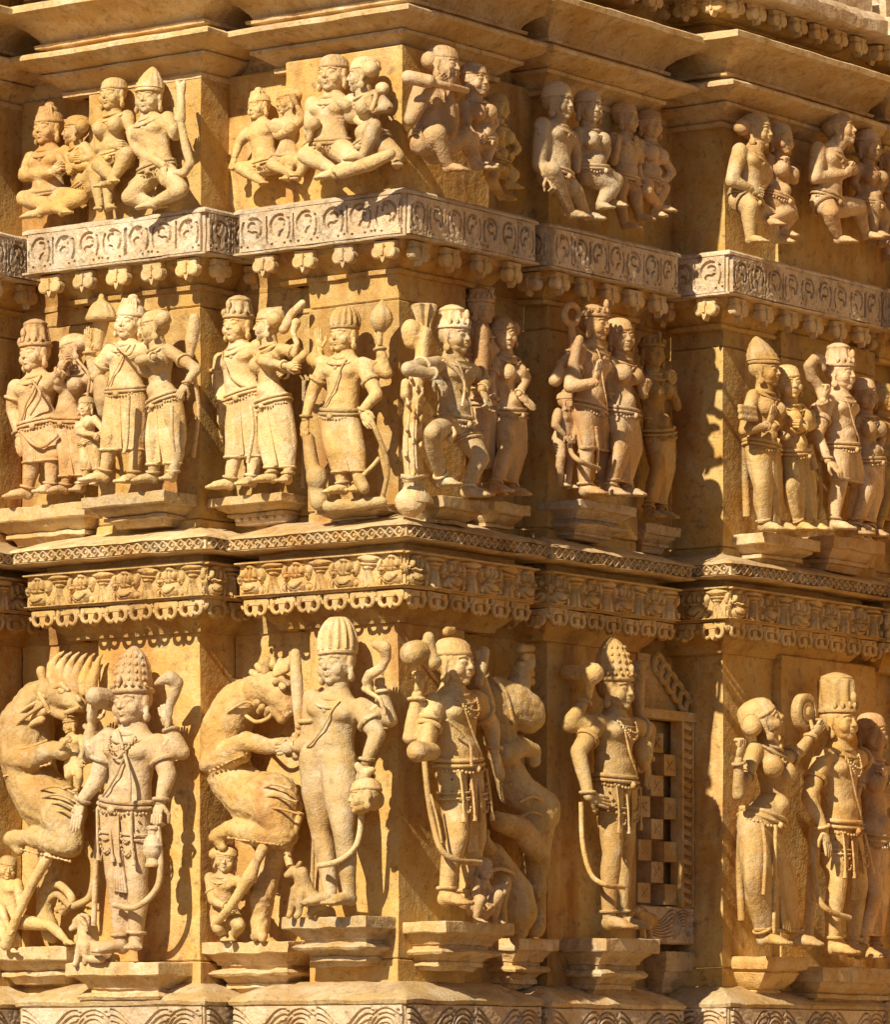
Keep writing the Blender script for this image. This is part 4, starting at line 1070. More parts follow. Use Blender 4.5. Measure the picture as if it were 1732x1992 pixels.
beast('lion beast with round gaping muzzle in the shaded recess by the corner', RR, .11,
      [[(960, 1350, .0, 36), (992, 1368, .02, 44), (1020, 1388, .03, 44)], [(960, 1350, .0, 36), (972, 1430, .0, 34), (986, 1490, .0, 30), (1008, 1540, .01, 38), (1046, 1578, .02, 48)], [(1006, 1350, .02, 26), (1014, 1310, .02, 22), (1026, 1288, .02, 18)],
       [(980, 1470, .04, 24), (1014, 1452, .05, 20), (1038, 1462, .05, 16), (1040, 1480, .05, 14)], [(1040, 1600, .03, 44), (1046, 1652, .04, 26), (1010, 1610, .06, 24), (974, 1600, .06, 20), (966, 1585, .06, 9)], [(1046, 1640, .0, 30), (1044, 1720, .0, 20), (1046, 1790, .01, 18), (1044, 1808, .03, 18)]],
      parts=[('mane_curl', [[(1012 + 8 * (k % 2), 1262 + 16 * k, .03, 9), (1034, 1262 + 16 * k, .02, 9)]]) for k in range(5)] + [('muzzle_rim', [[(1032 + 14 * math.cos(a_), 1392 + 20 * math.sin(a_), .06, 6), (1032 + 14 * math.cos(a_ + .5), 1392 + 20 * math.sin(a_ + .5), .06, 6)] for a_ in np.arange(0, 6.3, .5)])],
      lines=[('tail', 9, [(1046, 1650, .0), (1058, 1700, .0), (1056, 1735, .01), (1040, 1742, .02)]), ('harness', 4, [(960, 1318, .04), (985, 1350, .06), (1000, 1410, .06)]), ('fur_line', 2.5, [(1012, 1560, .075), (1040, 1550, .085), (1070, 1570, .07)]), ('fur_line', 2.5, [(1010, 1590, .08), (1040, 1580, .09), (1076, 1600, .07)])], mat=M_GOLD, fur=.7)
beast('small elephant sitting below the shaded lion beast, trunk raised', RR, .15,
      [[(960, 1660, .0, 22), (985, 1700, .0, 28), (1000, 1740, .0, 40), (1005, 1775, .0, 42)], [(950, 1650, .01, 16), (944, 1632, .02, 9), (948, 1618, .02, 6)], [(975, 1720, .02, 22), (970, 1760, .02, 16), (975, 1800, .02, 14)], [(1010, 1790, .01, 24), (1014, 1812, .01, 16)]],
      lines=[('harness', 4, [(944, 1700, .03), (975, 1690, .05), (1010, 1705, .03)])], mat=M_GOLD, name='elephant_statue')
statue('small warrior crouching behind the potbellied god below the lion beast', RC, .14, 38, (942, 1692, .0), (930, 1772), yaw=-20,
       legs=[(936, 1750, .05, 926, 1788, .03, 0), (972, 1740, .05, 962, 1790, .02, 10)], arms=[(926, 1740, .03, 940, 1752, .05, 'fist'), (986, 1722, .02, 978, 1740, .03, 'fist')], pleat=False, jewels=False, pelt=False, mat=M_PINK, name='crouching_statue')

statue('slim god with rounded tall crown standing on one leg before a lattice window', R2, .13, 76, (1198, 1343), (1198, 1522), ws=-4, yaw=2,
       legs=[(1192, 1660, .03, 1185, 1792, .02, 0), (1214, 1660, -.07, 1210, 1792, -.07, 25)],
       arms=[(1126, 1462, -.01, 1146, 1550, .03, 'open', (.9, .2, .3)), (1106, 1410, -.05, 1140, 1362, -.01, 'fist', (.3, -1, .2), -1), (1262, 1420, -.05, 1258, 1480, -.03, 'open', (0, 1, .1), 1)],
       hat=('tier', 1.05), mat=M_GOLD, pleat=False, rich=True,
       sash=[(5, [(1131, 1560, .0), (1134, 1640, .0), (1150, 1700, .02), (1180, 1722, .06), (1214, 1726, .06)])],
       extra=[('mace', [[(1104, 1308, -.10, 15), (1130, 1310, -.02, 15), (1150, 1310, .03, 22), (1154, 1310, .04, 22)], [(1148, 1330, .03, 10), (1146, 1356, .0, 7)]]), ('shield', [[(1250, 1455, .01, 22), (1252, 1468, .01, 20), (1254, 1490, .0, 12)]]),
              ('serpent', [[(1246, 1430, -.06, 8), (1242, 1380, -.06, 12), (1238, 1330, -.06, 18), (1240, 1300, -.06, 16), (1252, 1292, -.05, 9)]])])
beast('little animal standing behind the foot of the slim god below the window', R2, .10, [[(1244, 1782, 0, 14), (1256, 1790, 0, 17), (1268, 1790, -.02, 14)], [(1246, 1780, .01, 10), (1240, 1770, .02, 7)], [(1250, 1800, .0, 6), (1252, 1832, .0, 6)], [(1264, 1800, .0, 6), (1264, 1834, .0, 6)]], name='small_animal_statue', vox=.004)

statue('full-hipped woman in a long skirt holding up a round mirror', R3, .14, 74, (1486, 1402), (1478, 1600), sex='f', ws=24, hipf=1.12, yaw=35, tilt=-22, pitch=12, nk=(1496, 1448),
       legs=[(1466, 1716, .03, 1486, 1824, .02, 5), (1532, 1716, .02, 1549, 1826, .02, 15)],
       arms=[(1438, 1545, .02, 1438, 1478, .04, 'fist', (.1, -1, .2)), (1556, 1462, .02, 1580, 1430, .05, 'fist', (.6, -.5, .2))],
       hat=('bun', .3), bun=-1, mat=M_GOLD, dhoti=.93,
       sash=[(4, [(1510, 1604, .07), (1508, 1700, .06), (1506, 1815, .05)]), (4, [(1484, 1600, .06), (1490, 1660, .07), (1486, 1740, .06)]), (8, [(1446, 1570, -.04), (1440, 1680, -.10), (1444, 1790, -.105)])],
       extra=[('mirror', 'disc', 1567, 1386, .02, 37, .03)])
statue('crowned man beside the mirror woman, arm hanging, staff at his side', R3S, .13, 74, (1634, 1404), (1636, 1612), ws=-2,
       legs=[(1630, 1722, .03, 1620, 1842, .02, -5), (1672, 1722, -.02, 1660, 1846, -.02, 20)],
       arms=[(1574, 1552, .0, 1604, 1614, .04, 'open', (.1, 1, .2)), (1690, 1480, -.03, 1700, 1540, -.03, None)],
       hat=('flare', .95), mat=M_GOLD, rich=True,
       sash=[(6, [(1580, 1640, .0), (1592, 1740, .02), (1614, 1772, .05), (1654, 1786, .07)])],
       extra=[('staff', [[(1588, 1600, -.02, 13), (1582, 1700, -.02, 12), (1574, 1800, -.02, 11), (1570, 1836, -.02, 14)]])])
statue('woman in the deep shade at the right edge, bottom row', R3S, .10, 66, (1697, 1428, .0), (1696, 1640), sex='f', ws=6, yaw=-25, tilt=-6,
       legs=[(1700, 1740, .03, 1672, 1852, .02, -10), (1716, 1740, .0, 1704, 1852, .0, 20)], arms=[(1660, 1560, -.02, 1672, 1610, .0, None), (1728, 1560, .02, 1724, 1520, .05, 'fist')], hat=('cap', .3), mat=M_PINK, dhoti=.85)

# ================================================================= middle row
statue('pinkish man with tall folded crown, arm round the woman, far left', LR, .105, 64, (67, 690), (80, 828), ws=-8, ty=10, tilt=-4, yaw=-6,
       legs=[(62, 890, .02, 52, 958, .01, -35), (101, 886, .02, 98, 950, .01, 10)],
       arms=[(24, 796, .0, 36, 846, .02, 'relax', (.3, .9, .2)), (96, 748, .03, 116, 722, .06, 'fist', (.5, -.5, .3), 1)], hat=('cyl', .75), mat=M_PINK, dhoti=.58,
       sash=[(4, [(40, 838, .04), (62, 862, .06), (84, 868, .06), (112, 846, .05)]), (2.5, [(62, 740, .05), (78, 770, .06), (58, 808, .06)])])
statue('woman with worn-away head beside the pinkish man, far left', LR, .10, 54, (140, 684), (138, 822), sex='f', ws=-10, yaw=-40, tilt=-16, hat=('bun', .3), bun=1, mat=M_PINK,
       legs=[(132, 892, .02, 126, 950, .01, -30), (158, 890, .0, 158, 948, .0, 20)], arms=[(112, 740, .05, 128, 720, .06, 'fist', (-.2, -1, .2)), (184, 742, .0, 172, 770, .03, 'fist')], dhoti=.8,
       sash=[(3, [(150, 700, .03), (172, 730, .05), (170, 770, .05)])])
statue('child-sized woman carrying a bundle between the two left couples', LR, .15, 34, (166, 792), (174, 862), sex='f', yaw=10, legs=[(166, 898, .02, 166, 936, .01, -15), (188, 898, .0, 186, 938, .0, 20)], arms=[(152, 842, .02, 182, 846, .05, 'fist'), (202, 838, .0, 190, 846, .05, 'fist')], mat=M_CREAM, jewels=False, hat=('cap', .3), dhoti=.7, name='small_attendant_statue')
statue('smiling man with swept-up hair and long kilt embracing a woman', LP, .115, 62, (251, 628), (246, 764), ws=-3, yaw=6, tilt=6,
       legs=[(216, 846, .03, 202, 925, .02, -50), (264, 846, .0, 260, 930, .0, 0)], arms=[(186, 730, .0, 172, 682, .03, 'open', (.1, -1, .2)), (292, 720, -.03, 320, 742, .02, None)],
       hat=('knot', .3), mat=M_CREAM, dhoti=.68,
       sash=[(3, [(222, 668, .05), (248, 690, .075), (262, 670, .06)]), (4, [(250, 770, .07), (246, 860, .06), (240, 882, .07)])],
       extra=[('umbrella', 'lathe', 197, 612, .03, [(4,-14,0),(30,-12,.03),(33,-8,.03),(32,-3,.03),(28,4,.05),(23,14,.06),(16,22,.06),(8,27,0),(8,29,0),(6,31,0),(6,36,0),(3,40,0)], 12, 0.0), ('umbrella_stem', [[(197, 622, .02, 17), (194, 650, .02, 13), (190, 676, .02, 9)]]),
              ('shield', [[(198, 746, .01, 18), (200, 776, .01, 19), (202, 800, .0, 14)]])])
statue('woman with hair bun turned to kiss the smiling man beside her', LP, .125, 58, (300, 640), (322, 784), sex='f', ws=-6, yaw=-52, tilt=-8, ty=-20,
       legs=[(300, 858, .03, 297, 928, .02, -30), (344, 856, .01, 335, 926, .01, 20)], arms=[(272, 702, .06, 300, 694, .08, None, None, -1), (382, 718, .0, 362, 746, .04, 'fist', (-.4, .8, .3))], hat=('bun', .3), bun=1.3, mat=M_CREAM,
       dhoti=.82, sash=[(4, [(334, 790, .07), (334, 840, .07), (338, 880, .06)]), (4, [(378, 730, -.05), (386, 800, -.085), (376, 890, -.09)])],
       extra=[('bouquet', [[(378, 620, -.02, 11), (376, 640, -.02, 14), (372, 664, -.02, 13), (370, 690, -.02, 8)]])])
statue('stout man with flat-topped crown in the recess left of centre', CR, .115, 62, (462, 634), (478, 772), ws=-6, yaw=-2,
       legs=[(459, 862, .02, 446, 940, .02, -35), (496, 862, .0, 490, 935, .0, 10)], arms=[(424, 742, .0, 432, 788, .03, 'relax', (.0, 1, .1)), (512, 710, -.03, 530, 730, -.02, None)], hat=('cyl', .62), mat=M_CREAM, dhoti=.68,
       sash=[(7, [(432, 815, -.03), (430, 890, -.075), (428, 950, -.08)]), (4, [(488, 790, .06), (492, 838, .06), (482, 900, .05)])])
statue('woman in recess left of centre, arms raised to a mirror, facing left', CR, .125, 56, (522, 634), (534, 786), sex='f', ws=-8, yaw=-58, ty=-15,
       legs=[(520, 862, .02, 530, 928, .02, -30), (560, 860, .01, 560, 930, .01, 20)], arms=[(512, 702, .06, 556, 712, .09, 'fist', (1, .1, .1), -1), (592, 690, .0, 566, 712, .05, 'fist', (-.5, .3, .3), 1)], hat=('bun', .3), bun=1.2, mat=M_CREAM, dhoti=.85,
       extra=[('mirror_handle', [[(576, 628, .02, 10), (570, 646, .03, 6), (578, 668, .03, 6), (572, 690, .03, 7)], [(588, 590, .0, 8), (566, 612, .01, 9), (552, 640, .02, 11)]])], sash=[(5, [(592, 740, -.06), (592, 830, -.09), (590, 950, -.09)])])
statue('four-armed god with ribbed pointed crown on the sunlit corner pier', CP, .115, 60, (669, 654), (660, 808), ws=4, yaw=-4,
       legs=[(652, 878, .03, 668, 950, .01, -20), (692, 878, .01, 700, 948, .01, 15)],
       arms=[(608, 764, .0, 594, 815, .03, 'relax', (0, 1, .1)), (733, 768, .01, 704, 800, .05, 'relax', (.6, .8, .2)), (608, 700, -.05, 622, 682, -.03, 'open', (-.1, -1, .1), -1), (752, 726, -.05, 738, 674, -.03, 'fist', (.0, -1, .1), 1)],
       hat=('ribs', .62), mat=M_GOLD, dhoti=.78,
       sash=[(5, [(716, 800, .04), (728, 830, .05), (748, 880, .02), (754, 920, .0), (740, 985, -.02)]), (4, [(706, 925, .05), (726, 905, .04), (738, 890, .03)])],
       extra=[('lotus_bud', 'lathe', 742, 624, -.02, [(3,-22,0),(9,-20,0),(20,-8,.06),(23,4,.09),(20,16,.09),(12,28,.05),(4,38,0),(1,42,0)], 7, 0.05), ('lotus_stem', [[(738, 668, -.02, 6), (740, 640, -.02, 7)]]),
              ('club', [[(600, 852, .02, 12), (606, 900, .02, 15), (616, 940, .02, 17), (622, 975, .02, 20)], [(616, 925, .03, 22), (617, 932, .03, 22)]]), ('broken_foot', [[(700, 935, .06, 14), (708, 950, .06, 12)], [(640, 985, .03, 14), (690, 982, .03, 13), (744, 975, .02, 10)]])])
statue('pale dancing god with knobbed crown lunging beside a carved tree, on the corner', RC, .15, 66, (884, 655), (884, 822), ws=0, yaw=4,
       legs=[(842, 842, .10, 860, 935, .04, -20), (936, 892, .06, 908, 955, .02, 10)],
       arms=[(794, 718, .06, 846, 728, .10, 'relax', (.4, .8, .4)), (944, 742, .0, 938, 758, .06, 'fist', (.1, .8, .4))],
       hat=('cyl', .60), mat=M_PALE, pleat=False, rich=False, sash=[(3, [(862, 700, .05), (902, 740, .075), (900, 790, .07)]), (5, [(880, 832, .08), (884, 846, .09), (872, 856, .09)])])
beast('carved tree trunk rising to a spreading top beside the dancing god', RC, .10,
      [[(800, 975, .02, 32), (806, 955, .02, 22), (808, 930, .01, 21), (802, 880, .01, 20), (804, 800, .01, 19), (808, 750, .01, 17), (820, 700, .01, 14), (824, 660, .01, 13), (826, 645, .01, 12)], [(800, 640, -.02, 20), (802, 662, -.02, 18), (812, 640, -.02, 18)], [(790, 745, .01, 9), (788, 770, .01, 10)], [(790, 770, .01, 8), (796, 790, .01, 8)]],
      parts=[('leafy_top', 'lathe', 826, 640, .0, [(9,-14,.1),(14,-8,.15),(12,2,.16),(14,14,.17),(18,28,.17),(23,40,.17),(25,46,.12),(22,48,.05),(4,46,0)], 9, 0.0), ('root_base', 'lathe', 806, 955, .02, [(40,-24,.03),(40,-16,.03),(33,-8,.05),(24,4,.05),(21,14,0),(25,18,0),(25,26,0),(21,29,0),(10,32,0)], 16, 0.0)] + [('leaf', [[(u_, v_, .035, 4), (u_ + 6 * sg_, v_ - 14, .05, 5), (u_ + 9 * sg_, v_ - 26, .035, 3)]]) for u_, v_, sg_ in ((796, 900, -1), (812, 880, 1), (798, 850, -1), (812, 830, 1), (800, 800, -1), (814, 780, 1), (806, 750, -1), (818, 730, 1))], lines=[('bark_ridge', 3, [(796, 930, .045), (792, 860, .045), (798, 780, .04)]), ('bark_ridge', 3, [(812, 940, .045), (808, 860, .045), (812, 780, .04)]), ('band', 5, [(780, 926, .03), (806, 930, .055), (832, 924, .03)])], mat=M_CREAM, name='carved_tree', cat='statue')
statue('tall figure half hidden in the shade behind the dancing god', RR, .09, 56, (936, 602), (944, 790), sex='m', yaw=5, legs=[(936, 870, .02, 922, 955, .02, 0), (962, 870, .0, 950, 955, .0, 10)], arms=[(908, 720, .0, 925, 760, .03, None), (962, 730, .0, 962, 700, .02, None)], hat=('cyl', .45), mat=M_PINK, dhoti=.75,
       extra=[('drum', [[(938, 642, .05, 16), (938, 690, .05, 15), (936, 730, .05, 13)]])])
statue('shaded woman in the corner recess, hand on her belly, tilted head', RR, .12, 58, (978, 652), (990, 806), sex='f', ws=-6, yaw=-28, tilt=-14, legs=[(984, 878, .03, 962, 948, .02, -10), (1012, 876, .0, 994, 954, .0, 10)], arms=[(952, 740, .0, 960, 780, .03, None), (1024, 735, .03, 1010, 768, .07, 'open', (.4, .4, .3))], hat=('bun', .3), bun=1, mat=M_PINK, dhoti=.9)
statue('four-armed man in profile holding a ring lotus, left of second pier', R2, .13, 62, (1156, 632), (1146, 800), ws=-2, yaw=8,
       legs=[(1142, 870, .03, 1138, 952, .02, 0), (1178, 866, -.02, 1170, 950, -.02, 10)],
       arms=[(1110, 752, .02, 1158, 744, .08, 'open', (.2, -1, .2)), (1080, 740, -.05, 1112, 680, -.01, 'fist', (.4, -.9, .1), -1)], hat=('cyl', .30), mat=M_PINK, dhoti=.55,
       sash=[(5, [(1108, 850, -.01), (1112, 880, .02), (1130, 898, .06), (1166, 912, .06)]), (3, [(1160, 830, .06), (1164, 880, .05), (1160, 920, .04)])],
       extra=[('lotus_ring', [[(1112 + 14 * math.cos(a_), 612 + 19 * math.sin(a_), .0, 7), (1112 + 14 * math.cos(a_ + .5), 612 + 19 * math.sin(a_ + .5), .0, 7)] for a_ in np.arange(0, 6.3, .5)] + [[(1112, 640, .0, 8), (1116, 672, .0, 8)]]), ('folded_hands', [[(1128, 660, .03, 9), (1120, 684, .02, 12), (1116, 706, .02, 13), (1118, 736, .02, 15)]])])
statue('small curly-haired child standing at the knee of the ring lotus man', R2, .10, 36, (1104, 784), (1094, 856), yaw=15, legs=[(1092, 890, .02, 1090, 940, .01, 0), (1110, 890, 0, 1106, 944, 0, 10)], arms=[(1080, 828, .02, 1098, 846, .04, 'fist'), (1120, 828, .02, 1118, 846, .03, 'fist')], jewels=False, mat=M_PINK, hat=('knot', .3), pelt=False, pleat=False, name='small_attendant_statue')
statue('plump woman leaning to the ring lotus man, necklace over her breasts', R2, .14, 60, (1207, 656), (1208, 806), sex='f', ws=-2, yaw=-18, tilt=-6, legs=[(1206, 880, .03, 1186, 955, .02, -10), (1236, 876, .0, 1216, 955, .0, 10)], arms=[(1176, 740, -.02, 1186, 770, .0, None), (1244, 752, .0, 1252, 770, .04, 'fist', (.2, -.8, .3))], hat=('cap', .3), mat=M_PINK, dhoti=.88,
       extra=[('lotus_bud', [[(1252, 765, .04, 9), (1250, 748, .04, 12), (1249, 738, .04, 8)]])])
statue('shaded woman holding up a small disc in the recess by right pier', R2R, .10, 54, (1269, 688), (1283, 846), sex='f', ws=-4, yaw=-20, legs=[(1280, 912, .03, 1260, 998, .02, -10), (1302, 910, .0, 1284, 1000, .0, 10)], arms=[(1256, 780, -.02, 1262, 820, .0, None), (1318, 790, .0, 1306, 752, .03, 'fist', (0, -1, .2))], hat=('cyl', .35), mat=M_WALL, dhoti=.88, extra=[('small_disc', 'disc', 1305, 734, .03, 15, .02)])
statue('straight-skirted woman with peaked hair and folded hands on right pier', R3, .13, 60, (1489, 722), (1484, 872), sex='f', ws=-2, yaw=14, legs=[(1482, 950, .02, 1486, 1022, .01, 0), (1512, 950, .0, 1512, 1022, .0, 10)], arms=[(1448, 838, .02, 1496, 828, .07, 'open', (.3, -1, .2)), (1520, 820, .0, 1506, 830, .05, None)], hat=('point', .80), mat=M_GOLD, dhoti=.97,
       sash=[(8, [(1452, 860, -.06), (1452, 940, -.095), (1454, 1005, -.095)])], extra=[('arm_rings', [[(1440, 790, .04, 5), (1470, 794, .05, 5)], [(1440, 800, .04, 5), (1471, 804, .05, 5)], [(1442, 812, .04, 6), (1472, 816, .05, 6)]])])
statue('bare-headed woman with tilted face and hanging veil on right pier', R3, .14, 58, (1534, 746), (1546, 884), sex='f', ws=-2, yaw=-26, tilt=-10, legs=[(1540, 952, .03, 1552, 1022, .02, -10), (1576, 950, .0, 1574, 1022, .0, 10)], arms=[(1510, 840, -.01, 1530, 850, .06, None), (1586, 826, .0, 1560, 836, .06, 'fist', (-.6, -.2, .3))], hat=('cap', .3), mat=M_GOLD, dhoti=.95,
       sash=[(8, [(1574, 866, .04), (1580, 890, .04), (1586, 912, .04)]), (4, [(1596, 900, -.02), (1598, 960, -.03), (1594, 1010, -.03)])])
statue('crowned man in profile beside a serpent, right pier middle row', R3S, .13, 60, (1636, 728), (1640, 872), ws=-2, yaw=4, legs=[(1634, 944, .03, 1622, 1020, .02, 0), (1672, 944, -.01, 1660, 1024, -.01, 10)], arms=[(1590, 848, .0, 1612, 896, .05, 'relax', (.2, .4, .4)), (1586, 810, -.03, 1602, 780, .02, 'fist', (.3, -1, .3), -1)], hat=('cyl', .68), mat=M_PINK, dhoti=.45,
       extra=[('serpent', [[(1600, 775, .0, 8), (1596, 755, -.02, 11), (1580, 735, -.03, 11), (1574, 712, -.03, 11), (1588, 696, -.03, 11), (1600, 700, -.02, 9), (1602, 716, -.02, 8)]])])
statue('woman with lowered gaze next to the serpent man at right edge', R3S, .12, 56, (1682, 770), (1690, 898), sex='f', ws=-2, yaw=-20, tilt=-6, legs=[(1684, 964, .03, 1664, 1032, .02, -10), (1706, 962, .0, 1690, 1034, .0, 10)], arms=[(1656, 840, -.02, 1662, 870, .0, None), (1716, 850, .0, 1710, 880, .04, None)], hat=('cap', .3), mat=M_PINK, dhoti=.85)
statue('partly cut off attendant at the very right edge, middle row', ('R', XR - .02), .09, 52, (1718, 776), (1722, 900), sex='f', yaw=-10, legs=[(1722, 970, .02, 1706, 1040, .02, 0), (1738, 970, 0, 1728, 1040, 0, 10)], arms=[(1700, 850, 0, 1708, 880, 0, None), (1744, 850, 0, 1738, 830, .03, None)], hat=('cap', .3), mat=M_WALL, dhoti=.8)

# ================================================================= top row (seated)
S = dict(pleat=False, name='seated_statue', dts=.6, rings=False)
statue('cross-legged man in a knotted cap at the far left, top row', LRt, .13, 60, (92, 252), (94, 382), yaw=-2, legs=[(46, 386, .06, 120, 408, .10, 60), (156, 384, .06, 76, 412, .11, -60)], arms=[(46, 342, .02, 100, 336, .09, 'fist', (.8, -.3, .3)), (142, 322, .03, 172, 322, .06, None)], hat=('knot', .3), mat=M_GOLD, **S)
statue('woman turned to the cross-legged man, hand at her breast, top left', LRt, .12, 50, (146, 256), (166, 366), sex='f', yaw=-55, ty=-20, legs=[(180, 330, .08, 194, 402, .08, 30), (208, 340, .08, 210, 400, .09, 60)], arms=[(116, 308, .06, 126, 320, .08, 'fist', None, -1), (186, 316, .04, 172, 308, .08, 'open', (-1, -.1, .2))], hat=('bun', .3), bun=1, mat=M_GOLD, **S)
statue('woman with smooth cap seated behind, between the two left top men', LPt, .10, 56, (219, 186), (228, 306), sex='f', ws=-6, legs=[(190, 320, .08, 222, 348, .10, 40), (246, 300, .09, 214, 356, .12, -10)], arms=[(192, 290, .02, 220, 284, .07, 'fist'), (254, 250, .0, 268, 262, .02, None)], hat=('cap', .3), mat=M_GOLD, **S)
statue('kneeling archer with pointed crown holding a bow, top left', LPt, .12, 58, (289, 192), (304, 332), ws=2, yaw=12, legs=[(250, 384, .08, 300, 396, .03, 70), (352, 368, .10, 300, 394, .10, -60)], arms=[(268, 292, .02, 318, 322, .08, 'relax', (.2, 1, .3)), (340, 262, .0, 348, 240, .05, 'fist', (0, -1, .2))], hat=('point', .78), mat=M_CREAM,
       extra=[('bow', [[(350, 170, .03, 8), (352, 200, .04, 9), (350, 232, .05, 12)], [(358, 160, .03, 5), (354, 176, .03, 8)], [(344, 158, .03, 5), (350, 174, .03, 8)], [(352, 240, .05, 8), (362, 290, .05, 9), (370, 318, .05, 9), (358, 336, .05, 9), (340, 336, .05, 6)]])], **S)
statue('small seated man reaching to his partner in the recess, top centre left', CRt, .10, 46, (503, 210), (516, 322), yaw=-10, tilt=-8, legs=[(466, 326, .06, 508, 352, .08, 50), (566, 312, .06, 560, 344, .07, 20)], arms=[(464, 280, .0, 456, 306, .03, 'fist'), (540, 262, .05, 560, 256, .06, None)], hat=('knot', .3), mat=M_GOLD, jewels=False, **S)
statue('small woman with big hair leaning on the recess man, top centre left', CRt, .11, 44, (558, 200), (558, 310), sex='f', yaw=-30, tilt=-14, legs=[(528, 320, .07, 566, 338, .08, 50), (594, 312, .05, 580, 344, .06, 20)], arms=[(530, 250, .04, 520, 240, .06, None), (590, 228, .0, 578, 206, .03, 'fist')], hat=('bun', .3), bun=1, mat=M_GOLD, jewels=False, **S)
statue('smiling man seated with legs crossed on the sunlit corner, top row', CPt, .12, 64, (647, 146), (642, 282), ws=-2, yaw=6, legs=[(594, 302, .07, 648, 330, .11, 60), (700, 318, .10, 650, 334, .12, -70)], arms=[(604, 262, .02, 608, 250, .06, None), (692, 226, .03, 706, 240, .05, None)], hat=('cap', .3), mat=M_CREAM,
       extra=[('fly_whisk', [[(602, 244, .06, 12), (612, 240, .06, 13)], [(604, 256, .06, 7), (600, 274, .06, 6)]])], **S)
statue('woman with big ear ring kissing the smiling man on the corner', CPt, .13, 60, (706, 148), (724, 280), sex='f', yaw=-58, ty=-20, legs=[(728, 246, .11, 706, 302, .12, -40), (770, 300, .03, 772, 316, .04, 40)], arms=[(674, 206, .08, 660, 200, .09, None, None, -1), (756, 210, .0, 728, 216, .08, 'fist', (-.3, -.8, .3))], hat=('bun', .3), bun=1.1, mat=M_CREAM,
       extra=[('flower', [[(724, 212, .08, 6), (736, 180, .08, 6)], [(742, 172, .08, 13), (746, 172, .08, 13)]]), ('foot_rest', [[(664, 336, .11, 12), (720, 318, .10, 15), (760, 300, .08, 11)]])], **S)
statue('flute player with long hair squatting on the shaded corner face', RCt, .15, 66, (864, 130), (836, 280), yaw=8, tilt=8, nk=(850, 178), legs=[(852, 258, .10, 872, 322, .10, 10), (904, 262, .06, 930, 318, .05, 20)], arms=[(800, 232, .02, 842, 166, .10, 'fist', (.6, -.5, .4)), (878, 252, .08, 874, 176, .10, 'open', (0, -1, .2))], hat=('bun', .3), bun=-.6, mat=M_PINK,
       extra=[('flute', [[(794, 150, .04, 14), (834, 158, .08, 14)], [(834, 158, .08, 8), (872, 168, .10, 8), (908, 176, .08, 7)]])], **S)
statue('woman with headband seated right behind the flute player', RCt, .13, 58, (924, 158), (930, 276), sex='f', yaw=-2, legs=[(912, 268, .07, 926, 320, .08, 10), (956, 270, .04, 946, 318, .05, 30)], arms=[(908, 250, .02, 920, 262, .06, None), (962, 240, .02, 946, 262, .07, 'fist')], hat=('cap', .3), mat=M_PINK, **S)
statue('small woman in deep shade reclining behind the headband woman', RRt, .16, 46, (970, 210), (966, 320), sex='f', yaw=-5, legs=[(958, 350, .06, 975, 380, .05, 30), (1000, 340, .05, 990, 358, .04, 30)], arms=[(956, 290, .02, 968, 300, .05, None), (1008, 290, .02, 1000, 300, .05, 'fist')], hat=('cap', .3), mat=M_WALL, **S)
statue('tall-capped man seated with one leg hanging, second bay top row', R2t, .13, 62, (1086, 202), (1080, 340), yaw=6, legs=[(1076, 330, .10, 1110, 412, .08, 30), (1120, 372, .04, 1140, 416, .03, 30)], arms=[(1048, 320, .0, 1064, 342, .05, 'fist'), (1120, 300, .0, 1122, 330, .02, None)], hat=('dome', .42), mat=M_GREY, **S)
statue('tall-capped woman seated beside the hanging-leg man, second bay', R2t, .13, 58, (1145, 212), (1150, 330), sex='f', yaw=-16, legs=[(1192, 364, .08, 1168, 398, .07, -20), (1200, 352, .05, 1186, 392, .05, 20)], arms=[(1120, 290, -.02, 1130, 320, .0, None), (1180, 290, .02, 1172, 320, .05, 'fist')], hat=('dome', .38), mat=M_GREY, **S)
statue('shaded man raising his forearm, third of four in second bay', R2Rt, .17, 52, (1218, 232), (1216, 352), yaw=10, legs=[(1206, 378, .06, 1216, 436, .05, 10), (1238, 380, .04, 1244, 420, .03, 20)], arms=[(1194, 312, .03, 1200, 290, .07, 'fist', (.2, -1, .2)), (1244, 310, .02, 1236, 294, .05, 'fist', (0, -1, .2))], hat=('cap', .3), mat=M_PINK, **S)
statue('shaded woman with pendant, rightmost of four in second bay', R2Rt, .16, 52, (1265, 244), (1262, 356), sex='f', yaw=-20, legs=[(1258, 372, .08, 1284, 402, .07, 20), (1292, 366, .05, 1272, 414, .05, 0)], arms=[(1240, 318, 0, 1246, 346, .03, None), (1308, 336, .01, 1286, 360, .05, 'fist')], hat=('cap', .3), mat=M_PINK, **S)
statue('seated man with curled hair and weathered lap, right pier top row', R3t, .12, 60, (1474, 258), (1452, 392), yaw=10, nk=(1466, 298), legs=[(1462, 400, .08, 1460, 462, .07, 0), (1500, 420, .04, 1510, 462, .03, 20)], arms=[(1424, 352, .02, 1460, 366, .07, 'fist'), (1494, 340, .01, 1480, 370, .05, 'fist')], hat=('bun', .3), bun=-1, mat=M_CREAM, **S)
statue('dark-faced woman seated close to the curled hair man, right pier', R3t, .13, 56, (1518, 274), (1510, 390), sex='f', yaw=-8, legs=[(1538, 410, .06, 1500, 430, .08, -20), (1540, 420, .03, 1520, 450, .03, 20)], arms=[(1490, 340, -.02, 1500, 370, 0, None), (1546, 350, .01, 1528, 336, .06, 'fist', (-.2, -.8, .3))], hat=('cap', .3), mat=M_PINK, hatmat=M_GREY, **S)
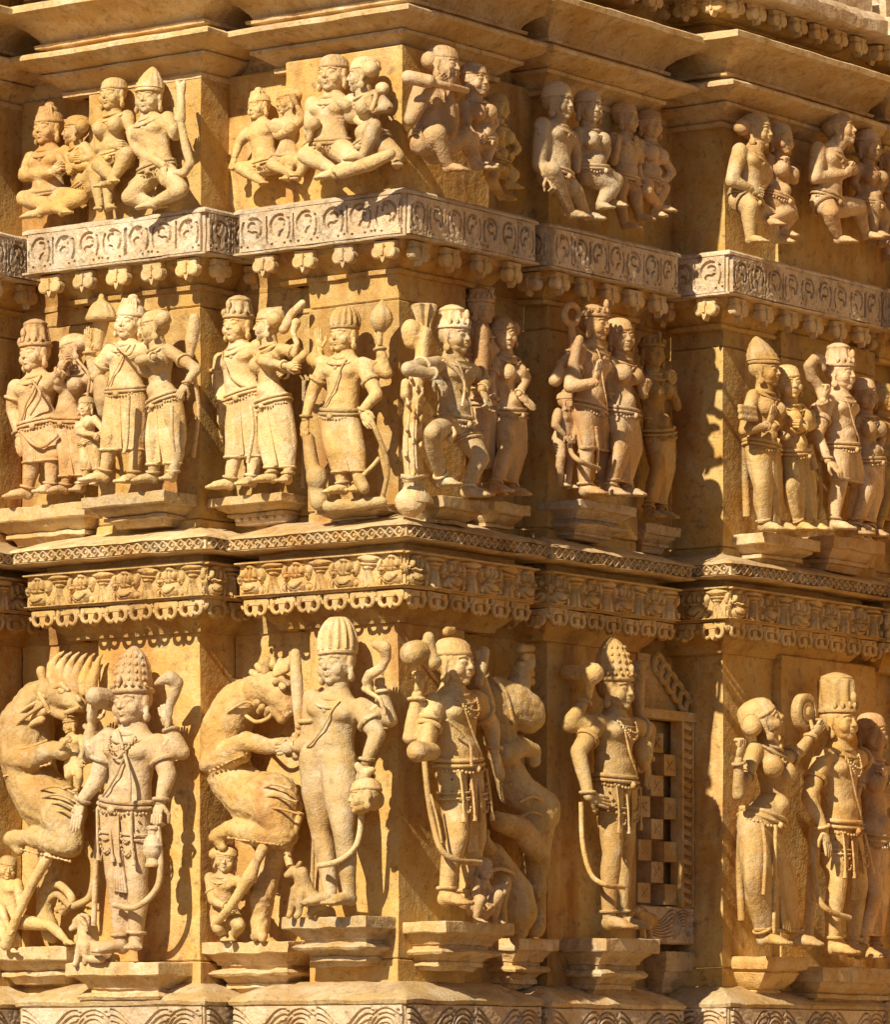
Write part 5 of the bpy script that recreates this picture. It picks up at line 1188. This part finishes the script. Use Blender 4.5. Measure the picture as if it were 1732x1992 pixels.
statue('man squatting with hands at chest and lifted face, right pier top', R3St, .14, 60, (1636, 256), (1608, 390), yaw=14, pitch=14, tilt=10, nk=(1618, 292), legs=[(1618, 412, .08, 1632, 462, .06, 5), (1672, 402, .04, 1684, 454, .03, 15)], arms=[(1586, 346, .02, 1644, 340, .08, 'fist', (.5, -.5, .3)), (1660, 330, .0, 1650, 326, .05, 'fist')], hat=('cap', .3), mat=M_PINK, **S)
statue('smiling woman seated behind the squatting man at the right edge', R3St, .12, 56, (1690, 286), (1688, 400), sex='f', yaw=-10, legs=[(1702, 400, .06, 1700, 452, .05, 0), (1722, 420, .03, 1716, 470, .03, 10)], arms=[(1660, 350, -.02, 1672, 370, 0, None), (1718, 356, .0, 1706, 340, .05, None)], hat=('cap', .3), mat=M_PINK, **S)
statue('cut off figure at the very right edge of the top row', ('R', XR), .10, 50, (1728, 312), (1730, 420), sex='f', yaw=-10, legs=[(1734, 450, .06, 1724, 500, .05, 0), (1756, 450, .03, 1750, 500, .03, 10)], arms=[(1708, 380, 0, 1716, 400, .03, None), (1760, 380, 0, 1750, 400, .03, None)], hat=('cap', .3), mat=M_PINK, **S)
# ------------------------------------------------------------------ pedestals
pedestal('wide moulded pedestal under the far left beast', LR, -40, 128, 1842, .15, kind=1, drop=75)
pedestal('moulded double pedestal under the pale four-armed god and goat', LP, 126, 308, 1872, .165, drop=110)
pedestal('broken-edged pedestal under the lion beast left of the corner', CR, 383, 560, 1832, .16, drop=100)
pedestal('stepped pedestal under the nude god and dog', CP, 548, 712, 1783, .15, drop=95)
pedestal('pedestal with worn slab under the potbellied god', RC, 868, 1000, 1794, .16, drop=95)
pedestal('dark pedestal under the shaded lion beast and elephant', RR, 1010, 1088, 1826, .13, drop=100)
pedestal('moulded pedestal under the slim one-legged god', R2, 1180, 1284, 1826, .165, drop=115)
pedestal('low shelf under the lattice window', R2R, 1296, 1354, 1852, .08, drop=110, kind=1)
pedestal('round lotus pedestal under the mirror woman', R3, 1494, 1574, 1862, .135, drop=85, kind=2, mat=M_GOLD)
pedestal('long plain pedestal under the staff man at right', R3S, 1602, 1800, 1884, .14, drop=85, kind=1)
pedestal('wide pedestal under the far left embracing couple, middle row', LR, -30, 165, 984, .14, drop=75, kind=1)
pedestal('pedestal under the kissing couple, middle row', LP, 158, 318, 960, .16, drop=62, kind=1)
pedestal('pedestal with sawtooth block under the recess couple, middle row', CR, 404, 548, 963, .14, drop=48, kind=1)
pedestal('rough ledge under the four-armed god on the corner, middle row', CP, 614, 732, 985, .11, drop=30, kind=1)
pedestal('broad pedestal under the dancing god and tree', RC, 862, 950, 970, .16, drop=62, kind=1)
pedestal('shaded pedestal under the corner recess woman', RR, 962, 1034, 978, .14, drop=62, kind=1)
pedestal('rough double-stepped pedestal under the ring lotus man', R2, 1130, 1240, 978, .13, drop=75, mat=M_BAND)
pedestal('small pedestal under the disc woman in the recess', R2R, 1258, 1326, 1022, .09, drop=55, kind=1)
pedestal('pedestal under the straight-skirted woman, right pier', R3, 1494, 1598, 1044, .13, drop=62, kind=1)
pedestal('square pedestal under the serpent man, right pier', R3S, 1624, 1724, 1048, .125, drop=70, kind=1, mat=M_PINK)

# ------------------------------------------------------------------ lattice window in the recess of the second bay
wroot = empty('stone_window', P(1300, 1850, R2R, .02)); wb = np.array(wroot.location)
tag(wroot, 'carved stone lattice window with gabled top behind the slim god', 'window')
def wy(u): return P(u, 1600, R2R, .02)[1]
y0, y1 = 1.236, 1.534
z0, z1, z2 = P(1290, 1838, R2R, .02)[2], P(1290, 1405, R2R, .02)[2], P(1270, 1290, R2R, .02)[2]
xw = XB2 - .02
fr = MB()
def wbox(mb, ya, yb, za, zb, xa, xb): mb.box(((xa + xb) / 2, (ya + yb) / 2, (za + zb) / 2), (abs(xb - xa) / 2, abs(yb - ya) / 2, abs(zb - za) / 2))
wbox(fr, y1 - .07, y1, z0, z1, xw, xw + .035); wbox(fr, y0, y1, z0, z0 + .12, xw, xw + .034); wbox(fr, y0, y1 + .01, z1, z1 + .03, xw, xw + .05)
wbox(fr, y1 - .072, y1 - .062, z0 + .12, z1, xw, xw + .045); wbox(fr, y1 - .012, y1 - .002, z0 + .12, z1, xw, xw + .045)
wbox(fr, y0, y1, z0, z1, xw - .045, xw - .035)
fr.build('frame', M_GOLD, wroot, wb, smooth=30)
nn = 19
for k in range(nn):
    zc = z0 + .14 + (z1 - z0 - .16) * k / (nn - 1)
    MB().tube([(xw + .036, y1 - .058, zc + .008), (xw + .044, y1 - .045, zc + .002), (xw + .044, y1 - .03, zc - .002), (xw + .036, y1 - .016, zc + .004)], .0095, 7).build('leaf_carving', M_GOLD, wroot, wb)
cw = (y1 - .075 - y0) / 3; ch = .069; rows = int((z1 - z0 - .14) / ch)
for r in range(rows):
    for c_ in range(3):
        za = z0 + .125 + r * ch; ya = y0 + c_ * cw
        if (r + c_) % 2 == 0:
            b_ = MB(); j_ = lambda: random.uniform(.0, .004); wbox(b_, ya + j_(), ya + cw - j_(), za + j_(), za + ch - j_(), xw - .04, xw + .024 + j_())
            for q in range(4):
                b_.capsule((xw + .027, ya + cw / 2, za + ch / 2), (xw + .027, ya + cw / 2 + .3 * cw * math.cos(q * 1.57 + .78), za + ch / 2 + .3 * ch * math.sin(q * 1.57 + .78)), .004, .002, 6, 2)
            b_.build('lattice_block', M_GOLD, wroot, wb, smooth=30)
fo = obj('scroll_panel', mf[0], None, wroot); fo.location = np.array([xw + .036, (y0 + y1) / 2, z0 + .06]) - wb; fo.rotation_euler = (0, 0, math.pi / 2); fo.scale = ((y1 - y0) / .30, 1, .68)
gb = MB()
for k in range(6):
    q = k / 5; yy = y1 - .005 - q * (y1 - y0) * .62; zz = z1 + .04 + q * (z2 - z1 - .05)
    gb.tube(np.stack([np.full(12, xw + .03), yy + .028 * np.cos(np.linspace(.3, 5.2, 12)), zz + .03 * np.sin(np.linspace(.3, 5.2, 12))], 1), .010, 7)
    wbox(gb, y0, yy + .02, zz - .035, zz + .03, xw, xw + .016 + .002 * k)
gb.build('gable', M_GOLD, wroot, wb, smooth=40)

# sawtooth block under the recess couple
sb = MB(); a_ = P(462, 1003, CR, .06); b_ = P(558, 1003, CR, .06)
sb.box((a_ + b_) / 2 + np.array([0, .04, -.008]), ((b_ - a_)[0] / 2, .05, .017)); so = MB()
blk = sb.build('sawtooth_block', M_BAND, temple, smooth=0)
for k in range(6):
    xx = a_[0] + (b_ - a_)[0] * (k + .5) / 6; hw_ = (b_ - a_)[0] / 13
    tm = MB(); tm.add(*prism([(xx - hw_, a_[2] - .020), (xx + hw_, a_[2] - .020), (xx, a_[2] + .006)], a_[1] - .005, a_[1] - .020)); tm.build('sawtooth', M_BAND, blk, smooth=0)
